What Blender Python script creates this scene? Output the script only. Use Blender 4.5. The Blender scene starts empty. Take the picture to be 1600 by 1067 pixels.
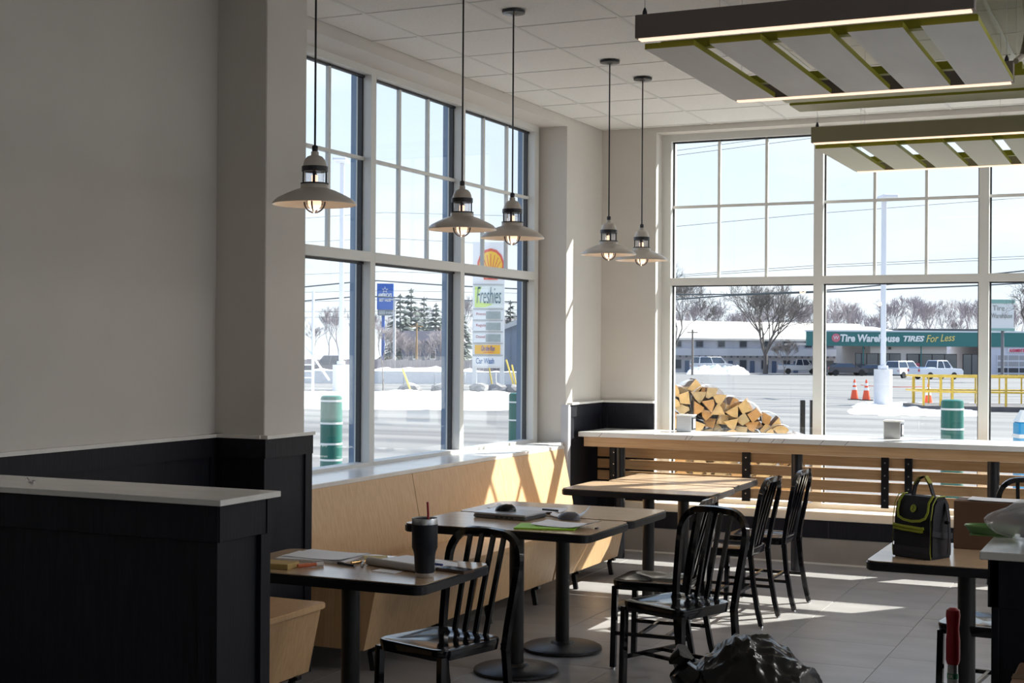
import bpy, bmesh, math, random
from math import sin, cos, pi, radians as RAD
from mathutils import Vector as V, Matrix, noise
random.seed(7)
S = bpy.context.scene
COL = S.collection

# ------------------------------------------------------------------ camera
F, YAW, PIT, ROL, H = 2225.0, .4318, .00336, .00655, 1.65
fw = V((-sin(YAW)*cos(PIT), cos(YAW)*cos(PIT), sin(PIT)))
r0 = V((cos(YAW), sin(YAW), 0)); u0 = r0.cross(fw)
RT = cos(ROL)*r0 + sin(ROL)*u0; UP = RT.cross(fw)
cam = bpy.data.cameras.new('camera'); camo = bpy.data.objects.new('camera', cam); COL.objects.link(camo)
cam.sensor_width = 36; cam.lens = F*36/1600; cam.clip_end = 2000; cam.clip_start = .05
camo.matrix_world = Matrix.Translation((0, 0, H)) @ Matrix((RT, UP, -fw)).transposed().to_4x4()
S.camera = camo

# ------------------------------------------------------------------ light
vs = S.view_settings
vs.view_transform = 'Standard'; vs.look = 'None'; vs.gamma = 1; vs.use_curve_mapping = False
vs.exposure = 0.72
W = bpy.data.worlds.new('sky'); S.world = W; W.use_nodes = True
n = W.node_tree.nodes; lk = W.node_tree.links; n.clear()
out = n.new('ShaderNodeOutputWorld'); bg = n.new('ShaderNodeBackground')
tc = n.new('ShaderNodeTexCoord'); sp = n.new('ShaderNodeSeparateXYZ')
rp = n.new('ShaderNodeValToRGB'); rp.color_ramp.elements[0].position = 0.0; rp.color_ramp.elements[0].color = (.86, .90, .95, 1)
rp.color_ramp.elements[1].position = .7; rp.color_ramp.elements[1].color = (.28, .50, .93, 1)
e = rp.color_ramp.elements.new(.22); e.color = (.66, .79, .96, 1)
mp = n.new('ShaderNodeMapping'); mp.inputs['Scale'].default_value = (2.2, 2.2, 7)
nz = n.new('ShaderNodeTexNoise'); nz.inputs['Scale'].default_value = 1.6; nz.inputs['Detail'].default_value = 7; nz.inputs['Roughness'].default_value = .55
cr = n.new('ShaderNodeValToRGB'); cr.color_ramp.elements[0].position = .44; cr.color_ramp.elements[1].position = .66
mx = n.new('ShaderNodeMixRGB'); mx.inputs['Color2'].default_value = (.93, .94, .96, 1)
lk.new(tc.outputs['Generated'], sp.inputs[0]); lk.new(sp.outputs['Z'], rp.inputs[0]); lk.new(tc.outputs['Generated'], mp.inputs[0])
lk.new(mp.outputs[0], nz.inputs['Vector']); lk.new(nz.outputs['Fac'], cr.inputs[0]); lk.new(cr.outputs[0], mx.inputs[0]); lk.new(rp.outputs[0], mx.inputs['Color1'])
lk.new(mx.outputs[0], bg.inputs[0]); bg.inputs[1].default_value = .84; lk.new(bg.outputs[0], out.inputs[0])
sun = bpy.data.lights.new('sun', 'SUN'); sun.energy = 10.0; sun.angle = .009; sun.color = (1, .93, .82)
suno = bpy.data.objects.new('sun', sun); COL.objects.link(suno)
suno.rotation_euler = V((-.605, -.796, -.765)).to_track_quat('-Z', 'Y').to_euler(); suno.location = (20, 40, 40)

# ------------------------------------------------------------------ materials
MATS = {}
def mat(name, col, rough=.6, metal=0, var=0, scale=6, stretch=(1, 1, 1), emit=0, bump=0, spec=.5, trans=0, coat=0, col2=None):
    if name in MATS: return MATS[name]
    m = bpy.data.materials.new(name); MATS[name] = m; m.use_nodes = True
    nt = m.node_tree; b = nt.nodes['Principled BSDF']
    c = (*col, 1)
    b.inputs['Base Color'].default_value = c; b.inputs['Roughness'].default_value = rough; b.inputs['Metallic'].default_value = metal
    b.inputs['Specular IOR Level'].default_value = spec; b.inputs['Transmission Weight'].default_value = trans; b.inputs['Coat Weight'].default_value = coat
    if emit: b.inputs['Emission Color'].default_value = c; b.inputs['Emission Strength'].default_value = emit
    if var or bump or col2:
        t = nt.nodes.new('ShaderNodeTexCoord'); p = nt.nodes.new('ShaderNodeMapping'); p.inputs['Scale'].default_value = stretch
        z = nt.nodes.new('ShaderNodeTexNoise'); z.inputs['Scale'].default_value = scale; z.inputs['Detail'].default_value = 6
        nt.links.new(t.outputs['Object'], p.inputs[0]); nt.links.new(p.outputs[0], z.inputs['Vector'])
        if var or col2:
            q = nt.nodes.new('ShaderNodeValToRGB'); q.color_ramp.elements[0].position = .33; q.color_ramp.elements[1].position = .67
            if col2: q.color_ramp.elements[0].color = c; q.color_ramp.elements[1].color = (*col2, 1)
            else:
                q.color_ramp.elements[0].color = tuple(max(0, x*(1-var)) for x in col)+(1,); q.color_ramp.elements[1].color = tuple(min(1, x*(1+var)) for x in col)+(1,)
            nt.links.new(z.outputs['Fac'], q.inputs[0]); nt.links.new(q.outputs[0], b.inputs['Base Color'])
        if bump:
            k = nt.nodes.new('ShaderNodeBump'); k.inputs['Strength'].default_value = bump; k.inputs['Distance'].default_value = .01
            nt.links.new(z.outputs['Fac'], k.inputs['Height']); nt.links.new(k.outputs[0], b.inputs['Normal'])
    return m
def glass(name, tint=(.93, .96, .97), r0=.03, g=.6):
    m = bpy.data.materials.new(name); MATS[name] = m; m.use_nodes = True; nt = m.node_tree; nt.nodes.clear()
    o = nt.nodes.new('ShaderNodeOutputMaterial'); x = nt.nodes.new('ShaderNodeMixShader'); t = nt.nodes.new('ShaderNodeBsdfTransparent'); q = nt.nodes.new('ShaderNodeBsdfGlossy')
    t.inputs[0].default_value = (*tint, 1); q.inputs['Roughness'].default_value = 0
    l = nt.nodes.new('ShaderNodeLayerWeight'); l.inputs[0].default_value = .5
    a = nt.nodes.new('ShaderNodeMath'); a.operation = 'POWER'; a.inputs[1].default_value = 5
    b = nt.nodes.new('ShaderNodeMath'); b.operation = 'MULTIPLY_ADD'; b.inputs[1].default_value = g; b.inputs[2].default_value = r0
    nt.links.new(l.outputs['Facing'], a.inputs[0]); nt.links.new(a.outputs[0], b.inputs[0]); nt.links.new(b.outputs[0], x.inputs[0])
    nt.links.new(t.outputs[0], x.inputs[1]); nt.links.new(q.outputs[0], x.inputs[2]); nt.links.new(x.outputs[0], o.inputs[0])
    return m
M_PAINT = mat('wall_paint', (.66, .625, .585), .8, var=.02, scale=3, bump=.05)
M_WHITE = mat('white_trim', (.78, .77, .74), .5)
M_FRAME = mat('white_aluminium', (.70, .70, .68), .4)
M_FRAMEX = mat('window_outer_frame', (.16, .24, .36), .35, metal=.3)
M_GASK = mat('black_gasket', (.012, .012, .018), .5)
M_GLASS = glass('window_glass')
M_DARK = mat('charcoal_stained_wood', (.010, .0105, .017), .5, var=.25, scale=9, stretch=(12, 12, .8), bump=.08, spec=.25)
M_QUARTZ = mat('white_quartz', (.80, .78, .75), .22, var=.06, scale=3, stretch=(1, 3, 1))
M_OAK = mat('light_oak_veneer', (.62, .385, .195), .42, scale=5, stretch=(14, 14, .7), col2=(.71, .47, .26), bump=.02)
M_OAKH = mat('light_oak_horizontal', (.52, .31, .15), .42, scale=5, stretch=(.7, 14, 14), col2=(.64, .41, .22), bump=.02)
M_TOP = mat('oak_laminate_top', (.50, .34, .21), .2, scale=5, stretch=(1, 16, 1), col2=(.58, .42, .28))
M_BLK = mat('black_edge', (.012, .012, .016), .3)
M_GLOSS = mat('gloss_black_enamel', (.005, .005, .007), .10, spec=.5)
M_CAST = mat('black_cast_iron', (.014, .013, .014), .38, bump=.1, scale=60)
M_CHROME = mat('chrome', (.75, .75, .77), .15, metal=1)
M_STEEL = mat('brushed_steel', (.55, .56, .58), .32, metal=.9, var=.06, scale=20, stretch=(1, 1, 12))
M_TILE = mat('floor_tile', (.32, .31, .31), .33, var=.12, scale=2.2, stretch=(1, 2.5, 1), bump=.02)
M_GROUT = mat('grout', (.13, .125, .12), .8)
M_CTILE = mat('ceiling_tile', (.80, .785, .76), .9, var=.03, scale=90, bump=.25)
M_GRID = mat('ceiling_grid', (.70, .69, .67), .5)
M_CGAP = mat('ceiling_plenum', (.10, .095, .09), .9)
M_BASE = mat('base_tile', (.33, .30, .275), .5, var=.06)
M_ENAM = mat('cream_enamel', (.62, .56, .50), .3, coat=.3)
M_BRONZE = mat('dark_bronze', (.025, .022, .03), .4)
M_BULB = mat('warm_bulb', (1, .70, .48), .3, emit=1.0)
M_LGLASS = glass('lamp_glass', (.93, .92, .92), .08, .5)
M_GREEN = mat('olive_green_paint', (.32, .32, .015), .5)
M_PANEL = mat('grey_panel_face', (.86, .86, .85), .55, var=.05, scale=5, stretch=(1, .3, 1))
M_BAR = mat('bronze_grey_housing', (.20, .165, .15), .5)
M_DIFF = mat('warm_diffuser', (1, .72, .54), .5, emit=.72)
M_PAPER = mat('paper', (.88, .88, .92), .55)
M_CREAM = mat('cream_paint', (.70, .66, .58), .5)

# ------------------------------------------------------------------ mesh helpers
class MB:
    def __init__(s): s.bm = bmesh.new(); s.mi = 0
    def _fin(s, geom_faces):
        for f in geom_faces: f.material_index = s.mi
    def box(s, x0, x1, y0, y1, z0, z1, bev=0, rot=None, seg=1):
        n0 = len(s.bm.verts)
        r = bmesh.ops.create_cube(s.bm, size=1); vv = r['verts']
        for v in vv: v.co = V(((x0+x1)/2+v.co.x*(x1-x0), (y0+y1)/2+v.co.y*(y1-y0), (z0+z1)/2+v.co.z*(z1-z0)))
        if rot is not None:
            c = V(((x0+x1)/2, (y0+y1)/2, (z0+z1)/2)); R = rot.to_matrix() if hasattr(rot, 'to_matrix') else rot
            for v in vv: v.co = c + R @ (v.co-c)
        fs = {f for v in vv for f in v.link_faces}; s._fin(fs)
        if bev:
            es = list({e for v in vv for e in v.link_edges})
            q = bmesh.ops.bevel(s.bm, geom=es, offset=bev, segments=seg, affect='EDGES', profile=.5); s._fin(q['faces'])
        return s
    def prism(s, pts, z0, z1, ax=2, bev=0):
        def P(a, b, c): return V((a, b, c)) if ax == 2 else (V((c, a, b)) if ax == 0 else V((a, c, b)))
        lo = [s.bm.verts.new(P(x, y, z0)) for x, y in pts]; hi = [s.bm.verts.new(P(x, y, z1)) for x, y in pts]
        k = len(pts); fs = [s.bm.faces.new(lo[::-1]), s.bm.faces.new(hi)]
        fs += [s.bm.faces.new((lo[i], lo[(i+1) % k], hi[(i+1) % k], hi[i])) for i in range(k)]
        bmesh.ops.recalc_face_normals(s.bm, faces=fs); s._fin(fs)
        if bev:
            es = list({e for f in fs[:2] for e in f.edges}); q = bmesh.ops.bevel(s.bm, geom=es, offset=bev, segments=2, affect='EDGES'); s._fin(q['faces'])
        return s
    def lathe(s, prof, n=24, c=(0, 0, 0), cap=False):
        rings = []
        for r, z in prof:
            if r < 1e-6: rings.append([s.bm.verts.new((c[0], c[1], c[2]+z))])
            else: rings.append([s.bm.verts.new((c[0]+r*cos(2*pi*i/n), c[1]+r*sin(2*pi*i/n), c[2]+z)) for i in range(n)])
        fs = []
        for a, b in zip(rings, rings[1:]):
            for i in range(n):
                j = (i+1) % n
                if len(a) == 1 and len(b) == 1: continue
                if len(a) == 1: fs.append(s.bm.faces.new((a[0], b[j], b[i])))
                elif len(b) == 1: fs.append(s.bm.faces.new((a[i], a[j], b[0])))
                else: fs.append(s.bm.faces.new((a[i], a[j], b[j], b[i])))
        if cap:
            for q in (rings[0], rings[-1]):
                if len(q) > 1: fs.append(s.bm.faces.new(q))
        bmesh.ops.recalc_face_normals(s.bm, faces=fs); s._fin(fs)
        return s
    def sweep(s, path, w, h=None, n=4, ref=V((0, 0, 1)), rads=None, closed=False):
        """rectangular (n=4, w x h) or round (n>4, radius w) section along a path; h is measured along ref"""
        path = [V(p) for p in path]; k = len(path); rings = []
        for i, p in enumerate(path):
            a = path[i-1] if (i or closed) else p; b = path[(i+1) % k] if (i < k-1 or closed) else p
            t = (b-a).normalized(); rr = V(ref)
            x = t.cross(rr)
            if x.length < 1e-4: x = t.cross(V((1, 0, 0)))
            x.normalize(); y = x.cross(t).normalized(); q = rads[i] if rads else 1
            if n == 4 and h is not None: offs = [(-w/2, -h/2), (w/2, -h/2), (w/2, h/2), (-w/2, h/2)]
            else: offs = [(w*cos(2*pi*j/n), w*sin(2*pi*j/n)) for j in range(n)]
            rings.append([s.bm.verts.new(p + x*(ox*q) + y*(oy*q)) for ox, oy in offs])
        m = len(rings[0]); fs = []
        for i in range(k if closed else k-1):
            a, b = rings[i], rings[(i+1) % k]
            for j in range(m): fs.append(s.bm.faces.new((a[j], a[(j+1) % m], b[(j+1) % m], b[j])))
        if not closed: fs += [s.bm.faces.new(rings[0][::-1]), s.bm.faces.new(rings[-1])]
        bmesh.ops.recalc_face_normals(s.bm, faces=fs); s._fin(fs)
        return s
    def tube(s, a, b, r, n=10): return s.sweep([a, b], r, n=n)
    def mesh(s, verts, faces):
        vv = [s.bm.verts.new(v) for v in verts]; fs = [s.bm.faces.new([vv[i] for i in f]) for f in faces]
        bmesh.ops.recalc_face_normals(s.bm, faces=fs); s._fin(fs); return s
    def build(s, name, m, parent=None, smooth=True, kind=None, loc=None):
        me = bpy.data.meshes.new(name); s.bm.to_mesh(me); s.bm.free()
        for q in (m if isinstance(m, (list, tuple)) else [m]): me.materials.append(q)
        if smooth:
            me.polygons.foreach_set('use_smooth', [True]*len(me.polygons)); me.set_sharp_from_angle(angle=RAD(38))
        o = bpy.data.objects.new(name, me); COL.objects.link(o); o.parent = parent
        if kind: o['kind'] = kind
        if loc: o.location = loc
        return o
def tag(o, label, cat, group=None):
    o['label'] = label; o['category'] = cat
    if group: o['group'] = group
    return o
def thing(name, label, cat, loc=(0, 0, 0), rz=0, group=None):
    o = bpy.data.objects.new(name, None); COL.objects.link(o); o.location = loc; o.rotation_euler = (0, 0, rz); o.empty_display_size = .1
    return tag(o, label, cat, group)
def struct(name, loc=(0, 0, 0)):
    o = bpy.data.objects.new(name, None); COL.objects.link(o); o['kind'] = 'structure'; o.location = loc; return o
def inst(o, parent, loc, name=None, rot=None, sc=None):
    c = o.copy(); COL.objects.link(c); c.parent = parent; c.location = loc
    if rot is not None: c.rotation_euler = rot
    if sc: c.scale = sc
    return c
def dup(root, label, loc, rz, group=None):
    r = root.copy(); COL.objects.link(r); r.location = loc; r.rotation_euler = (0, 0, rz); r['label'] = label
    if group: r['group'] = group
    for ch in list(root.children):
        c = ch.copy(); COL.objects.link(c); c.parent = r
        for g in list(ch.children):
            d = g.copy(); COL.objects.link(d); d.parent = c
    return r
def rrect(x0, x1, y0, y1, r, k=5):
    p = []
    for cx, cy, a in ((x1-r, y1-r, 0), (x0+r, y1-r, 90), (x0+r, y0+r, 180), (x1-r, y0+r, 270)):
        p += [(cx+r*cos(RAD(a+90*i/k)), cy+r*sin(RAD(a+90*i/k))) for i in range(k+1)]
    return p
def text(s, size, m, parent, loc, rot=(pi/2, 0, 0), shear=0, off=0, ext=.004, align='LEFT', name='lettering', sx=1, space=1):
    cu = bpy.data.curves.new('t', 'FONT'); cu.body = s; cu.size = size; cu.shear = shear; cu.offset = off; cu.extrude = ext; cu.align_x = align; cu.space_character = space; cu.resolution_u = 3
    o = bpy.data.objects.new('t', cu); COL.objects.link(o)
    me = bpy.data.meshes.new_from_object(o.evaluated_get(bpy.context.evaluated_depsgraph_get()))
    bpy.data.objects.remove(o); me.materials.clear(); me.materials.append(m)
    q = bpy.data.objects.new(name, me); COL.objects.link(q); q.parent = parent; q.location = loc; q.rotation_euler = rot; q.scale = (sx, 1, 1)
    return q

# ================================================================== ROOM SHELL
XL, YB, ZC = -4.24, 10.95, 3.425           # left wall face, back wall face, ceiling
XR, YF = 6.0, -4.0
# floor
fl = MB().box(-4.7, XR, YF, 11.2, -.2, -.004).build('floor', M_GROUT, smooth=False); fl['kind'] = 'structure'
ft = None
x = -1.36-.61*5
while x < 2.2:
    col = int(round((x+1.36)/.61)); y = 2.28 + (.305 if col % 2 else 0)
    while y < 10.9:
        xa, xb, ya, yb = max(x, -4.23), x+.607, y, min(y+.607, 10.88)
        if xb-xa > .05 and yb-ya > .05:
            if abs(xb-xa-.607) < .001 and abs(yb-ya-.607) < .001:
                if ft is None: ft = MB().box(0, .607, 0, .607, -.012, 0, .0015).build('floor_tile', M_TILE, fl, False, loc=(xa, ya, 0))
                else: inst(ft, fl, (xa, ya, 0))
            else: MB().box(0, xb-xa, 0, yb-ya, -.012, 0, .0015).build('floor_tile', M_TILE, fl, False, loc=(xa, ya, 0))
        y += .61
    x += .61
# ceiling
ce = MB().box(-4.5, XR, YF, 11.2, ZC+.02, ZC+.2).build('ceiling', M_CGAP, smooth=False); ce['kind'] = 'structure'
gx = [-3.92+.612*i for i in range(17)]; gy = [6.6+.612*i for i in range(-17, 8)]
ct = None
for x in [-3.92-.612]+gx:
    for y in gy:
        xa, xb, ya, yb = max(x, XL)+.006, min(x+.612, XR)-.006, max(y, YF)+.006, min(y+.612, YB)-.006
        if xb-xa < .05 or yb-ya < .05: continue
        if abs(xb-xa-.6) < .001 and abs(yb-ya-.6) < .001:
            if ct is None: ct = MB().box(0, .6, 0, .6, .004, .018, .003).build('ceiling_tile', M_CTILE, ce, False, loc=(xa, ya, ZC))
            else: inst(ct, ce, (xa, ya, ZC))
        else: MB().box(0, xb-xa, 0, yb-ya, .004, .018, .003).build('ceiling_tile', M_CTILE, ce, False, loc=(xa, ya, ZC))
for x in gx: MB().box(x-.009, x+.009, YF, YB, ZC, ZC+.012).build('grid_bar', M_GRID, ce, False)
for y in gy: MB().box(XL, XR, y-.009, y+.009, ZC+.001, ZC+.012).build('grid_bar', M_GRID, ce, False)
# left wall, with the window opening Y 6.32..10.2
WL0, WL1 = 6.32, 10.20
wl = MB(); wl.box(-4.62, XL, YF, WL0, 0, ZC+.02); wl.box(-4.62, XL, WL1, YB+.2, 0, ZC+.02); wl.box(-4.62, XL, WL0, WL1, 3.36, ZC+.02); wl.box(-4.62, XL, WL0, WL1, 0, .88)
o = wl.build('wall_left', M_PAINT, smooth=False); o['kind'] = 'structure'
o = MB().box(XL-.05, -3.95, 5.73, 6.08, 0, ZC+.015, .004).build('wall_pilaster', M_PAINT, smooth=False); o['kind'] = 'structure'
# back wall with window opening X -3.77..3.6, sill at .33
WB0, WB1 = -3.77, .06
wb = MB(); wb.box(XL-.3, WB0, YB, YB+.25, 0, ZC+.02); wb.box(WB1, XR, YB, YB+.25, 0, ZC+.02); wb.box(WB0, WB1, YB, YB+.25, 3.385, ZC+.02); wb.box(WB0, WB1, YB-.05, YB+.25, 0, .335)
o = wb.build('wall_back', M_PAINT, smooth=False); o['kind'] = 'structure'
# right wall with large unseen windows added for daylight, wall behind the camera
wr = MB(); wr.box(XR, XR+.25, YF, -2.5, 0, ZC); wr.box(XR, XR+.25, 9.5, 11.2, 0, ZC); wr.box(XR, XR+.25, -2.5, 9.5, 3.36, ZC); wr.box(XR, XR+.25, -2.5, 9.5, 0, .85)
o = wr.build('wall_right', M_PAINT, smooth=False); o['kind'] = 'structure'
o = MB().box(-4.62, XR+.25, YF-.25, YF, 0, ZC).build('wall_front', M_PAINT, smooth=False); o['kind'] = 'structure'
# roof slab and outer parapet so no light leaks
o = MB().box(-4.9, XR+.5, YF-.5, 11.4, ZC+.2, ZC+.5).build('wall_roof', M_PAINT, smooth=False); o['kind'] = 'structure'

# unseen ceiling lamps added right of the frame to brighten the interior
lp = None
for i, x in enumerate((-3.92+.612*9, -3.92+.612*13)):
    for j in range(2):
        y = 6.6+.612*(4-5*j); lb = 'added square fill lamp in the ceiling right of the frame, %s' % (('farther one of the nearer column', 'nearer one of the nearer column'), ('farther one of the outer column', 'nearer one of the outer column'))[i][j]
        t = thing('added_fill_lamp', lb, 'ceiling lamp', (x+.306, y+.306, ZC), 0, 'added fill lamps')
        MB().box(-.30, .30, -.30, .30, -.010, .003).build('frame', M_FRAME, t, False)
        MB().box(-.28, .28, -.28, .28, -.013, -.010).build('diffuser', mat('fill_lamp_glow', (1, .98, .95), .5, emit=26), t, False)

# ---- windows
def window_left():
    w = struct('window_1', (0, 0, 0)); X0, X1, XG = -4.46, -4.60, -4.52
    ys = [6.36, 7.62, 8.85, 10.12]; zs = (.885, 2.165, 2.225, 3.315)
    for i, y in enumerate(ys):
        hw = .03 if 0 < i < 3 else .04
        m = MB().box(XG, X0, y-hw, y+hw, .88, 3.36).build('mullion', M_FRAME, w, False)
        MB().box(XG-.030, XG, y-hw-.012, y+hw+.012, .88, 3.36).build('gasket', M_GASK, m, False)
        MB().box(XG-.040, XG-.030, y-hw-.014, y+hw+.014, .88, 3.36).build('pressure_plate', M_FRAME, m, False); MB().box(X1, XG-.040, y-hw-.010, y+hw+.010, .88, 3.36).build('outer_cap', M_FRAMEX, m, False)
    for i in range(3):
        a, b = ys[i]+.03, ys[i+1]-.03
        MB().box(XG-.04, X0+.001, a, b, 2.165, 2.225).build('transom_bar', M_FRAME, w, False)
        MB().box(XG-.04, X0+.001, a, b, 3.315, 3.36).build('head_bar', M_FRAME, w, False)
        MB().box(XG-.04, X0+.001, a, b, .88, .93).build('sill_bar', M_FRAME, w, False)
        MB().box(XG-.012, XG+.012, a, b, 3.30, 3.315).build('gasket', M_GASK, w, False)
        MB().box(XG-.012, XG+.012, a, b, 2.15, 2.165).build('gasket', M_GASK, w, False)
        MB().box(XG-.003, XG+.003, a, b, .93, 2.165).build('pane', M_GLASS, w, False)
        MB().box(XG-.003, XG+.003, a, b, 2.225, 3.315).build('pane', M_GLASS, w, False)
        for k in (1, 2):
            y = a+(b-a)*k/3
            MB().box(XG-.012, XG+.012, y-.011, y+.011, 2.225, 3.315).build('muntin', M_FRAME, w, False)
        MB().box(XG-.013, XG+.013, a, b, 2.79, 2.812).build('muntin', M_FRAME, w, False)
window_left()
def window_back():
    w = struct('window_2'); Y0, Y1, YG = 11.10, 11.24, 11.16
    xs = [-3.73]+[-2.487+1.237*i for i in range(3)]
    for i, x in enumerate(xs):
        hw = .036
        m = MB().box(x-hw, x+hw, Y0, YG, .40, 3.385).build('mullion', M_FRAME, w, False)
        MB().box(x-hw-.012, x+hw+.012, YG, YG+.012, .40, 3.385).build('gasket', M_GASK, m, False)
        MB().box(x-hw, x+hw, YG+.012, Y1, .40, 3.385).build('outer_cap', M_FRAME, m, False)
    MB().box(WB0-.02, -3.766, Y0, Y1, .4, 3.385).build('jamb', M_FRAME, w, False)
    for i in range(3):
        a, b = xs[i]+.036, xs[i+1]-.036
        MB().box(a, b, Y0-.001, YG+.04, 2.155, 2.215).build('transom_bar', M_FRAME, w, False)
        MB().box(a, b, Y0-.001, YG+.04, 3.33, 3.385).build('head_bar', M_FRAME, w, False)
        MB().box(a, b, Y0-.001, YG+.04, .40, .44).build('sill_bar', M_FRAME, w, False)
        MB().box(a, b, YG-.012, YG+.012, 3.318, 3.33).build('gasket', M_GASK, w, False)
        MB().box(a, b, YG-.012, YG+.012, 2.145, 2.155).build('gasket', M_GASK, w, False)
        MB().box(a, b, YG-.003, YG+.003, .44, 2.155).build('pane', M_GLASS, w, False)
        MB().box(a, b, YG-.003, YG+.003, 2.215, 3.33).build('pane', M_GLASS, w, False)
        for k in (1, 2):
            x = a+(b-a)*k/3
            MB().box(x-.011, x+.011, YG-.012, YG+.012, 2.215, 3.33).build('muntin', M_FRAME, w, False)
        MB().box(a, b, YG-.013, YG+.013, 2.785, 2.807).build('muntin', M_FRAME, w, False)
    MB().box(.02, WB1+.02, Y0, Y1, .4, 3.385).build('jamb', M_FRAME, w, False)
window_back()
def added_window_right():  # unseen window wall, added to let more daylight into the room
    w = struct('added_window_3')
    for i in range(9): MB().box(XR+.05, XR+.18, -2.5+1.5*i-.03, -2.5+1.5*i+.03, .85, 3.36).build('mullion', M_FRAME, w, False)
    for i in range(8): MB().box(XR+.1, XR+.106, -2.47+1.5*i, -1.03+1.5*i, .85, 3.36).build('pane', M_GLASS, w, False)
added_window_right()

# ---- wainscot
def wains(nm, p0, p1, nrm, z1=1.2, stiles=(0, 1), cap=True, rail=.0925):
    """boards on a wall from p0 to p1 (plan), standing proud along nrm"""
    w = struct(nm); p0 = V((*p0, 0)); p1 = V((*p1, 0)); nn = V((*nrm, 0)); L = (p1-p0).length; d = (p1-p0)/L
    def slab(name, a, b, za, zb, t0, t1, m):
        q = [p0+d*a+nn*t0, p0+d*b+nn*t0, p0+d*b+nn*t1, p0+d*a+nn*t1]
        MB().prism([(v.x, v.y) for v in q], za, zb).build(name, m, w, False)
    slab('panel', 0, L, 0, z1-.004, .001, .012, M_DARK)
    slab('top_rail', 0, L, z1-rail-.004, z1-.003, .012, .027, M_DARK)
    for sx in stiles:
        a = sx*L if sx < .5 else sx*L-.06
        if 0 < sx < 1: a = sx*L-.03
        slab('stile', a, a+.06, .1, z1-rail-.004, .012, .022, M_DARK)
    slab('base_rail', 0, L, 0, .12, .012, .024, M_DARK)
    if cap: slab('cap', -.0, L+.0, z1-.003, z1+.014, 0, .04, M_QUARTZ)
wains('trim_1', (XL, 3.0), (XL, 5.73), (1, 0), stiles=(0, .5, 1))
wains('trim_2', (XL, 5.73), (-3.95, 5.73), (0, -1), stiles=(0, 1))
wains('trim_3', (-3.95, 5.70), (-3.95, 6.12), (1, 0), stiles=(0, 1))
wains('trim_4', (XL, WL1+.04), (XL, YB-.03), (1, 0), stiles=(0, 1))
wains('trim_5', (XL, YB), (WB0, YB), (0, -1), stiles=(.08, 1))
# far column: pale stone edge strip on the near face of the column
o = MB().box(XL-.03, XL+.028, WL1-.012, WL1+.04, 0, 1.2).build('trim_6', mat('grey_marble', (.52, .53, .58), .3, var=.1, scale=3), smooth=False); o['kind'] = 'structure'
# low sill wall under the back window
t = struct('trim_7')
MB().box(WB0, WB1, 10.872, 10.90, .20, .336).build('base_panel', M_DARK, t, False)
MB().box(WB0-.3, WB1, 10.86, 11.10, .336, .402, .004).build('ledge', M_CREAM, t, False)
for i in range(4): MB().box(-3.2+i*.85, -3.188+i*.85, 10.868, 10.873, .2, .336).build('joint', M_GASK, t, False)
o = MB().box(XL+.02, WB1, 10.876, 10.9, 0, .20, .003).build('baseboard_back', M_BASE, smooth=False); o['kind'] = 'structure'
o = MB().box(XL+.012, WB1, 10.862, 10.878, 0, .012).build('baseboard_edge', M_WHITE, smooth=False); o['kind'] = 'structure'
# window stool on the left side
o = MB().box(-4.47, -4.105, 6.10, 9.85, .885, .91, .003).box(-4.47, -4.25, 9.85, WL1-.02, .885, .91).build('trim_8', M_QUARTZ, smooth=False); o['kind'] = 'structure'

# ================================================================== HALF WALLS
def halfwall(name, label, x0, x1, y0, y1, z, open_left=True):
    t = thing(name, label, 'half wall', ((x0+x1)/2, (y0+y1)/2, 0)); cx, cy = (x0+x1)/2, (y0+y1)/2
    B = lambda n, a, b, c, d, e, f, m, bev=0: MB().box(a-cx, b-cx, c-cy, d-cy, e, f, bev).build(n, m, t, False)
    B('core', x0+.02, x1-.02, y0+.02, y1-.02, 0, z-.018, M_DARK)
    B('cap', x0-.02, x1+.02, y0-.02, y1+.02, z-.018, z, M_QUARTZ, .002)
    rz0, rz1 = z-.018-.108, z-.018
    B('front_rail', x0, x1-.05, y0, y0+.02, rz0, rz1, M_DARK, .001); B('corner_rail', x1-.05, x1, y0-.004, y0+.02, rz0, rz1, M_DARK, .001)
    B('corner_rail', x1-.02, x1+.004, y0, y0+.045, rz0, rz1, M_DARK, .001); B('end_rail', x1-.02, x1, y0+.045, y1-.03, rz0, rz1, M_DARK, .001); B('corner_rail', x1-.02, x1+.004, y1-.03, y1, rz0, rz1, M_DARK, .001)
    B('corner_rail', x0-.004, x0+.02, y0, y0+.045, rz0, rz1, M_DARK, .001); B('end_rail', x0, x0+.02, y0+.045, y1, rz0, rz1, M_DARK, .001)
    for a, b in ((y0, y0+.05), (y1-.05, y1)):
        B('end_stile', x1-.02, x1-.004, a, b, 0, rz0, M_DARK, .001); B('end_stile', x0+.004, x0+.02, a, b, 0, rz0, M_DARK, .001)
    B('front_stile', x1-.075, x1-.02, y0+.004, y0+.02, 0, rz0, M_DARK, .001); B('front_stile', x0+.02, x0+.075, y0+.004, y0+.02, 0, rz0, M_DARK, .001)
    B('back_rail', x0, x1, y1-.02, y1, rz0, rz1, M_DARK)
    return t
halfwall('half_wall', 'dark panelled half wall with white stone cap beside the grey wall', -4.22, -2.50, 3.40, 3.67, 1.2)
halfwall('half_wall', 'dark half wall with white stone top under the plastic bag', -.36, 2.2, 3.34, 3.66, 1.2)
# small clip on the left cap
k = thing('metal_clip', 'small dark metal clip lying on the half wall cap', 'clip', (-3.33, 3.53, 1.2))
MB().box(-.012, .012, -.006, .006, 0, .008, .002).build('clip_body', M_CHROME, k); MB().sweep([(-.01, 0, .006), (-.02, 0, .014), (-.028, 0, .006)], .002, n=6).build('lever', M_CHROME, k)

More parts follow.
